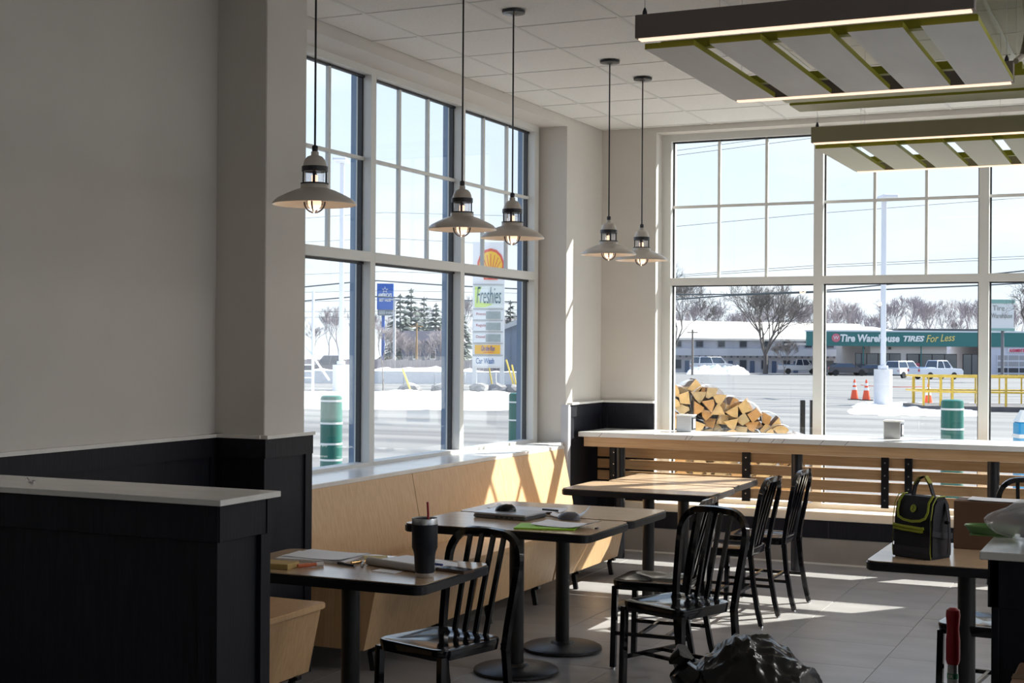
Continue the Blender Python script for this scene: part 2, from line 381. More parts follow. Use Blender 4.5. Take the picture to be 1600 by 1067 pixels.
# ================================================================== BENCHES
def bench(label, y0, y1, back, group='oak banquette benches'):
    t = thing('banquette_bench', label, 'bench', (-3.9, y0, 0), 0, group); L = y1-y0
    q = lambda x: x+3.9
    xb = -4.22 if not back else -4.08
    MB().prism(rrect(q(xb), q(-3.555), 0, L, .03, 3), .425, .452, bev=.004).build('seat', M_OAKH if False else M_OAK, t)
    # tapered box under the seat
    def box(name, a, b, ins):
        MB().mesh([(q(xb), a, .12), (q(-3.65), a+ins, .12), (q(-3.65), b-ins, .12), (q(xb), b, .12), (q(xb), a+.01, .425), (q(-3.585), a+.01, .425), (q(-3.585), b-.01, .425), (q(xb), b-.01, .425)],
                  [(0, 1, 2, 3), (4, 5, 6, 7), (0, 1, 5, 4), (1, 2, 6, 5), (2, 3, 7, 6), (3, 0, 4, 7)]).build(name, M_OAK, t, False)
    n = 3 if L > 2.5 else 2
    for i in range(n): box('front_box', L*i/n+(.002 if i else 0), L*(i+1)/n-(.002 if i < n-1 else 0), .012)
    for i in range(n*2):
        y = .12+(L-.24)*i/(n*2-1)
        MB().sweep([(q(-3.66), y, .12), (q(-3.672), y, .09), (q(-3.655), y, 0)], .02, .03).build('foot', M_BLK, t, False)
        MB().box(q(-3.74), q(-3.63), y-.018, y+.018, .105, .122).build('foot_plate', M_BLK, t, False)
    if back:
        # reclined back in panels
        for a, b in ((-.03, 1.32), (1.326, 2.55), (2.552, L+.03)):
            MB().prism([(q(-4.16), .3), (q(-4.015), .40), (q(-4.015), .46), (q(-4.10), .886), (q(-4.16), .886)], a, b, ax=1).build('back_panel', M_OAK, t, False)
    return t
bench('light oak banquette bench with reclined back along the left window', 6.16, 9.80, True)
bench('short light oak bench tucked behind the half wall', 3.76, 5.68, False)

# ================================================================== TABLES
def table(label, x0, x1, y0, y1, group=None, seam=False):
    cx, cy = (x0+x1)/2, (y0+y1)/2; t = thing('pedestal_table', label, 'table', (cx, cy, 0), 0, group)
    a, b = (x1-x0)/2, (y1-y0)/2
    MB().prism(rrect(-a, a, -b, b, .05, 5), .715, .753, bev=.005).build('edge_band', M_BLK, t)
    MB().prism(rrect(-a+.006, a-.006, -b+.006, b-.006, .045, 5), .752, .757).build('table_top', M_TOP, t)
    MB().tube((0, 0, .03), (0, 0, .70), .038, 20).build('column', M_CAST, t)
    MB().lathe([(0, .05), (.055, .048), (.065, .036), (.20, .026), (.215, .018), (.217, .006), (.205, .004), (0, .004)], 36).build('base_disc', M_CAST, t)
    for i in range(4): MB().lathe([(0, 0), (.012, 0), (.012, .008), (0, .008)], 10, (.18*cos(pi/4+i*pi/2), .18*sin(pi/4+i*pi/2), 0)).build('glide', M_CHROME, t)
    sp = MB()
    for s in (-1, 1):
        sp.box(-a*.6, a*.6, s*.02-.02, s*.02+.02, .695, .715)
    sp.build('top_bracket', M_CAST, t, False)
    return t
table('oak topped table with black edge under notebook and black tumbler', -3.50, -2.52, 4.68, 5.29)
table('oak topped table holding the laptop and bright green folder', -3.50, -2.49, 6.28, 6.87)
table('empty oak topped table pushed behind the laptop table', -3.50, -2.49, 6.89, 7.47)
table('sunlit empty table, nearer of the pair by the window counter', -3.48, -2.50, 8.28, 8.87)
table('sunlit empty table, farther of the pair by the window counter', -3.40, -2.53, 8.89, 9.54)
table('oak topped table under the black and lime lunch bag', -1.16, -.42, 6.08, 6.82)

# ================================================================== CHAIRS
CZ = .455
def make_chair(label):
    t = thing('metal_chair', label, 'chair', group='gloss black metal chairs')
    # seat with saddle
    out = []
    for x, y in rrect(-.195, .195, -.20, .185, .06, 5):
        w = 1-.06*(y+.2)/.385; out.append((x*w, y))
    m = MB(); rings = []
    for sc, z in ((.97, -.045), (1, -.008), (.985, 0), (.93, .001), (.75, -.009), (.5, -.014), (.25, -.015)):
        rings.append([m.bm.verts.new((x*sc, y*sc-.0*(1-sc), CZ+z+(.006*(1-abs(x*sc)/.2) if .4 < sc < .9 and y < -.05 else 0))) for x, y in out])
    k = len(out); fs = []
    for a, b in zip(rings, rings[1:]): fs += [m.bm.faces.new((a[i], a[(i+1) % k], b[(i+1) % k], b[i])) for i in range(k)]
    fs.append(m.bm.faces.new(rings[-1])); fs.append(m.bm.faces.new(rings[0][::-1])); bmesh.ops.recalc_face_normals(m.bm, faces=fs)
    m.build('seat', M_GLOSS, t)
    # back hoop
    def bk(z): s = max(0, (z-.41)/(.865-.41)); return .185+.085*s**1.15
    path = [(-.182, bk(.40), .40), (-.188, bk(.5), .5), (-.195, bk(.6), .6), (-.202, bk(.70), .70), (-.203, bk(.75), .75)]
    for i in range(1, 8):
        a = pi-(pi/2)*i/7; path.append((-.09+.113*cos(a), bk(.75+.113*sin(a)), .75+.113*sin(a)))
    path += [(0, bk(.865)+.012, .865)]
    path += [(-x, y, z) for x, y, z in path[-2::-1]]
    MB().sweep(path, .030, .024, ref=V((0, 1, .15))).build('back_hoop', M_GLOSS, t, True)
    for i, x in enumerate((-.097, -.033, .033, .097)):
        MB().sweep([(x*.92, .165, CZ-.01), (x*.96, bk(.62)-.012, .62), (x, bk(.855)+.004*(2-abs(i-1.5)), .856)], .022, .012, ref=V((0, 1, .15))).build('back_slat', M_GLOSS, t)
    for s in (-1, 1):
        l = MB().sweep([(s*.182, .186, .43), (s*.183, .205, .25), (s*.184, .232, .1), (s*.184, .255, .012)], .028, .026, ref=V((0, 1, 0))).build('leg', M_GLOSS, t)
        MB().lathe([(0, 0), (.013, 0), (.013, .007), (.008, .014), (0, .014)], 10, (s*.184, .255, 0)).build('foot_glide', M_CHROME, l)
        l = MB().sweep([(s*.178, -.178, .425), (s*.182, -.186, .012)], .028, .028, ref=V((0, 1, 0))).build('leg', M_GLOSS, t)
        MB().lathe([(0, 0), (.013, 0), (.013, .007), (.008, .014), (0, .014)], 10, (s*.182, -.186, 0)).build('foot_glide', M_CHROME, l)
        MB().sweep([(s*.18, -.182, .185), (s*.184, .218, .185)], .016, .018).build('stretcher', M_GLOSS, t)
    MB().sweep([(-.18, -.05, .185), (.18, -.05, .185)], .016, .016).build('stretcher', M_GLOSS, t)
    MB().sweep([(-.18, .09, .185), (.18, .09, .185)], .016, .016).build('stretcher', M_GLOSS, t)
    return t
ch = make_chair('black metal chair pulled up to the tumbler and notebook table')
def face(dx, dy): return math.atan2(dx, -dy)       # local -Y looks along (dx,dy)
ch.location = (-2.70, 5.19, 0); ch.rotation_euler.z = face(-.30, -.95)
G = 'gloss black metal chairs'
dup(ch, 'black metal chair standing right behind the black rubbish bag', (-2.095, 6.44, 0), face(-.4, -.92), G)
dup(ch, 'black metal chair half hidden behind another, beside the laptop table', (-2.40, 7.045, 0), face(-1, -.05), G)
dup(ch, 'black metal chair seen from behind at the nearer sunlit table', (-2.42, 8.43, 0), face(-1, .02), G)
dup(ch, 'black metal chair seen from behind at the farther sunlit table', (-2.37, 9.03, 0), face(-1, .02), G)
dup(ch, 'black metal chair whose top shows beyond the cardboard box', (-.70, 8.85, 0), face(.1, -1), G)
dup(ch, 'black metal chair tucked under the lunch bag table', (-.70, 6.60, 0), face(-.35, .94) if False else face(-1, .1), G)

# ================================================================== WINDOW COUNTER
t = thing('window_counter', 'white stone bar counter with oak apron and slats under back window', 'counter', (0, 10.6, 0))
L0, L1 = -4.19, .6; f = lambda y: y-10.6
MB().box(L0, L1, f(10.34), f(10.935), .947, .985, .003).build('worktop', mat('veined_quartz', (.82, .81, .79), .18, scale=1.6, stretch=(2.5, 1, 1), col2=(.76, .755, .74)), t, False)
MB().box(L0+.04, L1, f(10.36), f(10.40), .872, .947, .002).build('apron', M_OAKH, t, False)
for z in (.49, .5825, .675, .7675): MB().box(XL+.06, L1, f(10.735), f(10.755), z, z+.075, .002).build('slat', M_OAKH, t, False)
for x0, x1 in ((-4.07, -4.00), (-2.98, -2.915), (-1.925, -1.87), (-1.755, -1.70), (-.6, -.54)):
    u = MB().box(x0, x1, f(10.715), f(10.735), .47, .947, .001).build('upright', M_BLK, t, False)
    for z in (.53, .62, .712, .805): MB().lathe([(0, 0), (.006, 0), (.006, .004), (0, .005)], 8).build('screw', M_CHROME, u, loc=((x0+x1)/2, f(10.715), z)).rotation_euler.x = pi/2
for x in (-3.90, -2.50, -1.11, .3): 
    MB().tube((x, f(10.50), 0), (x, f(10.50), .947), .042, 18).build('post', M_BLK, t)
# quartz veins: thin dark inlays across the front edge
for x, l in ((-4.02, .03), (-3.32, .02), (-3.29, .035), (-2.93, .03), (-2.83, .02), (-2.66, .03), (-2.58, .025), (-2.3, .03), (-2.12, .03)):
    MB().mesh([(x, f(10.3392), .95), (x+.006, f(10.3392), .95), (x+l+.006, f(10.3392), .982), (x+l, f(10.3392), .982), (x, f(10.342), .95), (x+.006, f(10.342), .95), (x+l+.006, f(10.342), .982), (x+l, f(10.342), .982)], [(0, 1, 2, 3), (7, 6, 5, 4), (0, 4, 5, 1), (1, 5, 6, 2), (2, 6, 7, 3), (3, 7, 4, 0)]).build('vein', mat('grey_vein', (.32, .29, .30), .3), t, False)
def napkin(label, x, y):
    t = thing('napkin_dispenser', label, 'napkin dispenser', (x, y, .985), group='napkin dispensers on the counter')
    MB().box(-.062, .062, -.05, .06, 0, .125, .004).build('case', M_STEEL, t, False); MB().box(-.068, .07, -.054, .064, .125, .135, .003).build('lid', M_WHITE, t, False)
    MB().box(.062, .068, -.04, .05, .015, .115, .002).build('faceplate', M_BLK, t, False); MB().box(.068, .0705, -.02, .03, .03, .10).build('napkins', M_PAPER, t, False)
napkin('steel napkin dispenser on the counter in front of the firewood', -3.46, 10.80)
napkin('steel napkin dispenser on the counter left of the green bollard', -1.85, 10.78)
o = MB().box(-.05, .05, -.012, .012, 0, .004).build('yellow_sticker', mat('yellow_sticker', (.75, .60, .03), .5), None, False, loc=(-2.95, 10.905, .402)); tag(o, 'small yellow sticker on the ledge under the slats', 'sticker')

# ================================================================== PENDANT LAMPS
RZ = 2.22
def make_pendant(label):
    t = thing('pendant_lamp', label, 'pendant lamp', group='cream enamel pendant lamps')
    MB().lathe([(.170, 0), (.1705, .004), (.165, .012), (.152, .024), (.12, .041), (.085, .057), (.055, .067), (.055, .064), (.084, .053), (.118, .037), (.150, .020), (.162, .010), (.167, .002), (.170, 0)], 48).build('shade', M_ENAM, t)
    MB().lathe([(.042, .064), (.057, .066), (.057, .079), (.054, .083), (.042, .083)], 32).build('collar', M_ENAM, t)
    MB().lathe([(.055, .083), (.057, .083), (.057, .088), (.046, .088), (.046, .083)], 32).build('lower_ring', M_BRONZE, t)
    MB().lathe([(.036, -.002), (.038, .08), (.040, .134), (.0385, .134), (.0365, .08), (.0345, 0)], 24).build('glass_chimney', M_LGLASS, t)
    for i in range(4):
        a = .5+i*pi/2; p = (.046*cos(a), .046*sin(a))
        MB().sweep([(*p, .083), (*p, .14)], .010, .006, ref=V((cos(a), sin(a), 0))).build('cage_post', M_BRONZE, t)
    MB().lathe([(.040, .134), (.053, .134), (.053, .155), (.040, .155)], 32).build('band', M_BRONZE, t)
    MB().lathe([(.050, .155), (.0475, .160), (.046, .168), (.041, .183), (.031, .195), (.016, .201), (.0155, .216), (0, .217)], 32).build('dome', M_ENAM, t)
    MB().lathe([(0, .216), (.011, .217), (.0125, .224), (.0125, .236), (.009, .241), (0, .241)], 16).build('cord_grip', M_BRONZE, t)
    MB().tube((0, 0, .24), (0, 0, ZC-RZ-.02), .0045, 8).build('cord', M_BLK, t)
    c = ZC-RZ
    MB().lathe([(0, c-.022), (.012, c-.022), (.02, c-.018), (.06, c-.014), (.062, c-.001), (0, c-.001)], 32).build('ceiling_plate', M_BLK, t)
    MB().lathe([(0, -.022), (.014, -.019), (.024, -.008), (.028, .008), (.026, .026), (.018, .045), (.013, .06), (.013, .12), (0, .122)], 20).build('bulb', M_BULB, t)
    for a in (.3, .3+pi/2):
        MB().sweep([(.043*cos(a)*cos(b), .043*sin(a)*cos(b), .012-.044*sin(b)) for b in [pi*i/12 for i in range(13)]], .0035, n=6).build('guard_hoop', M_BRONZE, t)
    l = bpy.data.lights.new('bulb_light', 'POINT'); l.energy = .6; l.color = (1, .75, .52); l.shadow_soft_size = .03
    lo = bpy.data.objects.new('bulb_light', l); COL.objects.link(lo); lo.parent = t; lo.location = (0, 0, -.03)
    return t
pl = make_pendant('cream enamel pendant lamp, nearest the grey pilaster'); pl.location = (-3.155, 4.92, RZ)
for lb, y in (('cream pendant lamp over the laptop table, left of its close neighbour', 6.25), ('cream pendant lamp with its rim in front of the shell emblem outside', 6.84), ('cream pendant lamp, left one of the pair before the far column', 8.27), ('cream pendant lamp, farthest and smallest, nearest the back window', 8.88)):
    dup(pl, lb, (-3.155, y, RZ), random.uniform(-.3, .3))

# ================================================================== HANGING CANOPIES
def canopy(label, x0, y0, y1, z, L=1.235, k=5, mb=M_BAR, mf=M_PANEL):
    t = thing('hanging_canopy', label, 'ceiling canopy', (x0, y0, z), group='hanging slatted light canopies'); D = y1-y0
    for y, up in ((0, .018), (D-.055, 0)):
        b = MB().box(0, L, y, y+.055, .006+up, .095+up, .002).build('light_bar', mb, t, False)
        MB().box(.012, L-.012, y+.008, y+.047, up, .008+up).build('diffuser', M_DIFF, b, False)
        for x in (.03, L-.03):
            MB().tube((x, y+.027, .095+up), (x, y+.027, ZC-z), .0012, 5).build('cable', M_STEEL, t); MB().lathe([(.010, .095), (.009, .11), (.003, .125), (0, .126)], 8, (x, y+.027, up)).build('cable_gripper', M_BRONZE, t)
    P = L/(k-1+.76); w = P*.76
    for i in range(k):
        m = MB(); m.box(i*P, i*P+w, .115, D-.06, .004, .026); m.bm.faces.ensure_lookup_table()
        for f in m.bm.faces: f.material_index = 1 if f.calc_center_median().z < .01 else 0
        m.build('panel', [M_GREEN, mf], t, False)
    for y in (.25, D-.33): MB().box(.02, L-.02, y, y+.045, .026, .06).build('crossbar', M_GREEN, t, False)
    for x in (.25, L/2, L-.2): MB().tube((x, .28, .07), (x, .28, ZC-z), .001, 5).build('cable', M_STEEL, t)
    return t
canopy('hanging canopy of five grey panels, the nearer and larger one', -1.845, 5.1, 6.51, 2.798)
canopy('hanging canopy of greenish lit grey panels in front of back window', -1.86, 8.1, 9.42, 2.80, 2.0, 8, mat('lit_olive_housing', (.36, .32, .20), .5), mat('lit_sage_face', (.70, .70, .56), .55))  # olive cast of the light is put into housing and panel colours
t = thing('hanging_canopy', 'pair of long olive edged panels hung between the two light canopies', 'ceiling canopy', (-1.92, 7.4, 3.0), group='hanging slatted light canopies')
for a, b in ((0, .36), (.44, .68)):
    m = MB(); m.box(0, 3, a, b, 0, .03); m.bm.faces.ensure_lookup_table()
    for q in m.bm.faces: q.material_index = 1 if q.calc_center_median().z < .01 else 0
    m.build('panel', [M_GREEN, mat('pale_olive_face', (.60, .60, .42), .55)], t, False)
for x in (.2, 1.2, 2.2):
    MB().box(x, x+.06, .02, .66, .03, .07).build('crossbar', M_GREEN, t, False)
    for y in (.05, .6): MB().tube((x+.03, y, .07), (x+.03, y, ZC-3.0), .0012, 5).build('cable', M_STEEL, t)
for lb_, x_, y_ in (('round ceiling feed plate at the top right corner, nearer one', -.57, 6.30), ('round ceiling feed plate at the top right corner, farther one', -.55, 6.72)):
    t = thing('feed_plate', lb_, 'ceiling plate', (x_, y_, ZC), 0, 'ceiling feed plates'); MB().lathe([(0, -.018), (.055, -.016), (.062, -.001), (0, -.001)], 24).build('plate', M_CREAM, t); MB().lathe([(0, -.03), (.01, -.03), (.012, -.018), (0, -.018)], 10).build('gland', M_BRONZE, t)
canopy('small hanging canopy of grey panels at the right frame edge', -.50, 6.85, 8.0, 2.93, 1.235, 5)
o = MB().sweep([(-.585, 6.3, 2.86), (-.57, 6.4, 2.9), (-.55, 6.42, 3.05), (-.565, 6.36, 3.2), (-.57, 6.3, 3.41)], .012, n=8).build('flex_conduit', mat('grey_conduit', (.42, .38, .33), .5), None); tag(o, 'grey flexible conduit hanging at the right end of the nearer canopy', 'conduit')

# ================================================================== THINGS ON TABLES
TZ = .757
def sheet(name, label, x, y, z, w, h, rz, m, cat='paper', curl=.01, group=None, seed=0):
    mb = MB(); nx, ny = 8, 6; top = []
    for j in range(ny+1):
        for i in range(nx+1):
            u, v = i/nx-.5, j/ny-.5; d = curl*((abs(u)*2)**3*(1 if (seed+i//5) % 2 else .3)+(abs(v)*2)**4*.6*((seed+j) % 2))
            top.append((u*w, v*h, d))
    fs = [(j*(nx+1)+i, j*(nx+1)+i+1, (j+1)*(nx+1)+i+1, (j+1)*(nx+1)+i) for j in range(ny) for i in range(nx)]
    k = len(top); vv = [(a, b, c+.0012) for a, b, c in top]+top
    ff = fs+[tuple(q+k for q in f[::-1]) for f in fs]
    o = mb.mesh(vv, ff).build(name, m, None); o.location = (x, y, z); o.rotation_euler.z = rz; return tag(o, label, cat, group)
# tumbler
t = thing('travel_tumbler', 'tall black travel tumbler with steel rim and red straw', 'tumbler', (-2.605, 4.86, TZ))
MB().lathe([(0, 0), (.034, 0), (.036, .003), (.036, .018)], 32).build('steel_foot', M_STEEL, t)
MB().lathe([(.0362, .018), (.038, .02), (.041, .085), (.044, .10), (.050, .115), (.0505, .205)], 32).build('body', mat('matt_black_coat', (.008, .010, .018), .45), t)
MB().lathe([(.0505, .205), (.0505, .225), (.049, .228), (.047, .226), (.047, .20)], 32).build('steel_rim', M_STEEL, t)
MB().lathe([(.0468, .218), (.045, .224), (.04, .222), (.035, .214), (0, .213)], 32).build('lid', mat('clear_grey_lid', (.06, .06, .07), .12), t)
MB().sweep([(.016, .0, .10), (.014, 0, .25), (.011, 0, .29)], .0045, n=8).build('straw', mat('red_plastic', (.45, .012, .03), .35), t)
# phone
t = thing('smartphone', 'dark smartphone lying face up by the table edge', 'phone', (-2.56, 5.03, TZ), -.25)
MB().prism(rrect(-.075, .075, -.036, .036, .01, 3), 0, .012, bev=.002).build('case', mat('phone_case', (.10, .05, .03), .4), t); MB().prism(rrect(-.07, .07, -.032, .032, .007, 3), .012, .0135).build('screen', M_GLOSS, t)
# note pad with curled edge and pen
t = thing('writing_pad', 'thick white writing pad with rolled edge beside the tumbler', 'notepad', (-2.78, 5.07, TZ), -.30)
MB().box(-.15, .15, -.09, .12, 0, .018, .003).build('pages', M_PAPER, t, False)
MB().sweep([(-.15, -.095, .016), (.15, -.095, .016)], .016, n=12).build('rolled_edge', mat('page_roll', (.55, .52, .50), .7), t)
t = thing('blue_pen', 'blue pen lying on the white writing pad', 'pen', (-2.66, 5.03, TZ+.024), -.2)
MB().sweep([(-.05, 0, 0), (.05, 0, 0)], .005, n=8).build('barrel', mat('blue_plastic', (.01, .02, .22), .3), t); MB().sweep([(-.05, 0, 0), (-.062, 0, 0)], .004, n=8, rads=[1, .3]).build('tip', M_STEEL, t)
sheet('paper_sheet', 'stack of loose white sheets at the back of the tumbler table', -3.20, 5.10, TZ+.012, .30, .22, -.05, M_PAPER, curl=.006)
o = MB().box(-.15, .15, -.11, .11, 0, .011, .001).build('paper_stack', M_PAPER, None, False, loc=(-3.22, 5.08, TZ)); o.rotation_euler.z = .12; tag(o, 'thin stack of paper under the loose white sheets', 'paper')
o = MB().box(-.09, .09, -.05, .05, 0, .022, .002).build('envelope_stack', mat('kraft_yellow', (.52, .36, .13), .7), None, False, loc=(-3.26, 4.80, TZ)); o.rotation_euler.z = .1; tag(o, 'stack of yellow envelopes next to the half wall corner', 'envelopes')
t = thing('highlighter', 'orange highlighter with clear cap on the tumbler table', 'highlighter', (-3.13, 4.86, TZ+.009), 1.0)
MB().sweep([(-.05, 0, 0), (.03, 0, 0)], .008, n=10).build('barrel', mat('orange_barrel', (.65, .16, .06), .3), t); MB().sweep([(.03, 0, 0), (.06, 0, 0)], .0088, n=10).build('cap', mat('clear_cap', (.75, .70, .66), .2), t)
for lb, x, y, a, mm in (('black pen crossing the table in front of the writing pad', -3.01, 4.955, -.35, M_BLK), ('black pen touching the end of the writing pad', -2.965, 5.0, -1.1, M_BLK), ('brass coloured pen pointing to the yellow sticky note', -3.0, 5.06, 1.2, mat('brass', (.6, .38, .16), .3, metal=.8))):
    t = thing('pen', lb, 'pen', (x, y, TZ+.006), a, 'pens on the tumbler table')
    MB().sweep([(-.06, 0, 0), (.045, 0, 0)], .0055, n=8).build('barrel', mm, t); MB().sweep([(.045, 0, 0), (.06, 0, 0)], .0045, n=8, rads=[1, .3]).build('tip', M_STEEL, t); MB().box(-.058, -.02, -.0015, .0015, .005, .008).build('pocket_clip', M_STEEL, t, False)
o = MB().box(-.05, .05, -.05, .05, 0, .003).build('sticky_note', mat('pale_yellow', (.62, .50, .22), .7), None, False, loc=(-3.02, 5.20, TZ)); o.rotation_euler.z = .6; tag(o, 'pale yellow sticky note behind the pens', 'sticky note')
o = MB().box(-.055, .055, -.03, .03, 0, .002).build('business_card', M_PAPER, None, False, loc=(-2.80, 4.91, TZ)); o.rotation_euler.z = -.1; tag(o, 'small white card lying in front of the writing pad', 'card')
# laptop table
t = thing('laptop', 'closed silver laptop on the middle table', 'laptop', (-3.12, 6.76, TZ), -.10)
MB().prism(rrect(-.16, .16, -.115, .115, .015, 3), .002, .020, bev=.004).build('base', mat('dark_silver', (.16, .16, .17), .35, metal=.6), t); MB().prism(rrect(-.16, .16, -.115, .115, .015, 3), .021, .030, bev=.003).build('lid', mat('silver_lid', (.62, .63, .66), .3, metal=.5), t)
for i in range(4): MB().box(-.02+i*.03, -.003+i*.03, -.117, -.112, .008, .015).build('port', M_BLK, t, False)
def mouse(label, x, y, z, rz, m, s=1):
    o = thing('computer_mouse', label, 'mouse', (x, y, z), rz); mb = MB(); rings = []
    for k in range(6):
        a = (pi/2)*k/5; rr = cos(a)**.6 if k < 5 else .05; rings.append((rr, .036*s*sin(a)))
    mb.lathe([(0, 0)]+[(.034*q*s, z) for q, z in rings]+[(0, .036*s)], 24)
    for v in mb.bm.verts: v.co.x *= 1.65; v.co.z *= 1-.25*max(0, -v.co.x/.06)
    mb.build('shell', m, o); MB().sweep([(.03*s, -.004, .0285*s), (.03*s, .004, .0285*s)], .008, n=10).build('scroll_wheel', M_STEEL, o)
mouse('black computer mouse sitting on top of the laptop', -3.15, 6.77, TZ+.031, .3, M_GLOSS)
mouse('grey computer mouse lying on papers right of the laptop', -2.80, 6.79, TZ+.004, .1, mat('grey_mouse', (.10, .10, .12), .3), 1.1)
sheet('paper_sheet', 'loose white papers behind the laptop', -3.15, 7.05, TZ+.001, .40, .22, .15, M_PAPER, curl=.015, seed=1)
t = thing('pen', 'black pen lying on the papers behind the laptop', 'pen', (-3.02, 7.06, TZ+.012), -.2); MB().sweep([(-.05, 0, 0), (.05, 0, 0)], .0055, n=8).build('barrel', M_BLK, t)
o = MB().box(-.15, .15, -.10, .10, 0, .008, .002).build('green_folder', mat('lime_green', (.30, .62, .02), .45), None, False, loc=(-2.78, 6.46, TZ)); o.rotation_euler.z = .25; tag(o, 'bright lime green folder under papers at the table front', 'folder')
sheet('paper_sheet', 'white paper sheets lying over the green folder', -2.70, 6.52, TZ+.010, .30, .20, -.08, M_PAPER, curl=.022, seed=2)
sheet('paper_sheet', 'curled white sheet standing behind the grey mouse', -2.84, 6.91, TZ+.002, .20, .13, .3, M_PAPER, curl=.05, seed=0)
o = MB().box(-.006, .006, -.01, .01, 0, .006).build('usb_stick', M_BLK, None, False, loc=(-2.545, 6.53, TZ)); tag(o, 'tiny black usb stick at the right of the papers', 'usb stick')

# lunch bag
M_NYL = mat('black_nylon', (.007, .007, .013), .7, bump=.15, scale=40); M_LIME = mat('lime_piping', (.36, .40, .02), .55); M_GREY = mat('charcoal_mesh', (.03, .03, .037), .8)
t = thing('lunch_bag', 'black insulated lunch bag with lime green trim and handle', 'lunch bag', (-.956, 6.305, TZ), -.46); t.scale = (.84, .86, 1)
prof = rrect(-.095, .095, 0, .255, .035, 4)
m = MB(); W2 = .115
pts = [(-.085, 0), (.085, 0), (.09, .03), (.085, .17), (.068, .235), (.04, .262), (-.04, .262), (-.068, .235), (-.085, .17), (-.09, .03)]
m.prism(pts, -W2, W2, ax=0, bev=.012).build('body', M_NYL, t)
MB().prism([(-.0905, .004), (-.0935, .03), (-.0925, .05), (-.088, .05), (-.088, .004)], -.112, .112, ax=0).build('base_panel', M_GREY, t, False)
# lid with curved lime band
band = [(-.088, -.071, .240), (-.090, -.083, .20), (-.080, -.092, .175), (-.05, -.093, .163), (0, -.094, .158), (.05, -.093, .163), (.08, -.092, .175), (.090, -.083, .20), (.088, -.071, .240), (.088, -.035, .268)]
MB().sweep([(-.088, -.035, .268)]+band, .011, .005, ref=V((0, -1, .2))).build('lid_band', M_LIME, t)
MB().sweep([(-.105, -.096, .138), (-.05, -.0975, .134), (.06, -.0975, .130), (.075, -.096, .132)], .007, n=8).build('pocket_zip', M_LIME, t)
MB().sweep([(-.105, -.096, .124), (-.05, -.0975, .120), (.06, -.0975, .117), (.07, -.096, .119)], .0055, n=8).build('pocket_zip', M_LIME, t)
for x in (-.113, .113): MB().sweep([(x, -.088, .005), (x, -.094, .03), (x, -.089, .17), (x, -.072, .235), (x, -.04, .266), (x, .03, .266)], .0025, n=6).build('piping', M_LIME, t)
MB().sweep([(-.055, 0, .26), (-.045, 0, .30), (-.02, 0, .335), (.01, 0, .345)], .026, .007, ref=V((0, 0, 1)).cross(V((0, 1, 0)))).build('handle_strap', M_NYL, t)
MB().sweep([(-.045, 0, .31), (-.015, 0, .340), (.02, 0, .345), (.045, 0, .315)], .028, .009, ref=V((1, 0, .3))).build('handle_grip', mat('olive_webbing', (.28, .27, .03), .7), t)
MB().sweep([(.045, 0, .315), (.055, 0, .29), (.068, 0, .26)], .024, .007, ref=V((1, 0, 0))).build('handle_strap', M_NYL, t)
MB().lathe([(0, 0), (.0175, 0), (.0175, .002), (0, .002)], 24).build('round_emblem', M_LIME, t, loc=(.0, -.0765, .212)).rotation_euler = (pi/2-.30, 0, 0)
e = MB().sweep([(.003, -.010, .0024), (-.004, -.005, .0024), (.004, .004, .0024), (-.002, .010, .0024)], .0028, .0012).build('emblem_curve', M_NYL, t, loc=(0, -.0767, .212)); e.rotation_euler = (pi/2-.30, 0, 0)
MB().sweep([(.118, -.085, .115), (.122, 0, .10), (.118, .085, .095)], .024, .004, ref=V((1, 0, 0))).build('side_strap', M_GREY, t)
MB().sweep([(.118, .03, .235), (.135, .02, .19), (.15, .01, .15), (.16, .0, .11), (.158, 0, .07), (.14, .02, .03)], .028, .004, ref=V((1, .2, 0))).build('shoulder_strap', M_NYL, t)
MB().box(.128, .156, .0, .012, .15, .165, .003).build('strap_buckle', M_BLK, t)
MB().box(-.122, -.114, -.02, .02, .05, .085, .003).build('side_tab', M_BLK, t)
# cardboard box and papers
M_CARD = mat('brown_cardboard', (.16, .085, .05), .75, var=.06)
t = thing('cardboard_box', 'brown cardboard box on the lunch bag table', 'box', (-.66, 6.71, TZ))
MB().box(-.21, .21, -.08, .09, 0, .215, .003).build('carton', M_CARD, t, False); MB().box(-.21, .21, -.004, .004, .215, .2165).build('tape', mat('packing_tape', (.25, .17, .1), .3), t, False)
sheet('paper_sheet', 'white papers lying on top of the cardboard box', -.63, 6.71, TZ+.218, .36, .15, -.02, M_PAPER, curl=.01)
# rubbish bag
def blob(name, m, loc, sx, sy, sz, seed, amp, sub=5, flat=True):
    b = MB(); bmesh.ops.create_icosphere(b.bm, subdivisions=sub, radius=1)
    for v in b.bm.verts:
        p = v.co.copy(); a = math.atan2(p.y, p.x)
        f_ = 1+amp*(noise.noise(p*1.6+V((seed, 0, 0)))+.55*abs(noise.noise(p*3.4+V((0, seed, 0))))+.3*abs(noise.noise(V((a*3.2, p.z*.7, seed))*1.8)))
        z = p.z*f_
        if flat and z < 0: z *= 1.0
        v.co = V((p.x*f_*sx, p.y*f_*sy, (max(z, -.8)+.8)/1.8*sz))
    o = b.build(name, m, None); o.location = loc; return o
t = thing('rubbish_bag', 'full black plastic rubbish bag on the floor', 'rubbish bag', (-1.41, 5.12, 0))
M_BAGP = mat('black_plastic_film', (.006, .0055, .006), .24, bump=.25, scale=7, stretch=(1, 1, .3), spec=.5)
rb = random.Random(12); folds = [(V((rb.uniform(-1, 1), rb.uniform(-1, 1), rb.uniform(-.5, .5))).normalized(), rb.uniform(.02, .05), rb.uniform(.03, .06), rb.uniform(-.3, .3)) for i in range(26)]
b = MB(); bmesh.ops.create_icosphere(b.bm, subdivisions=6, radius=1)
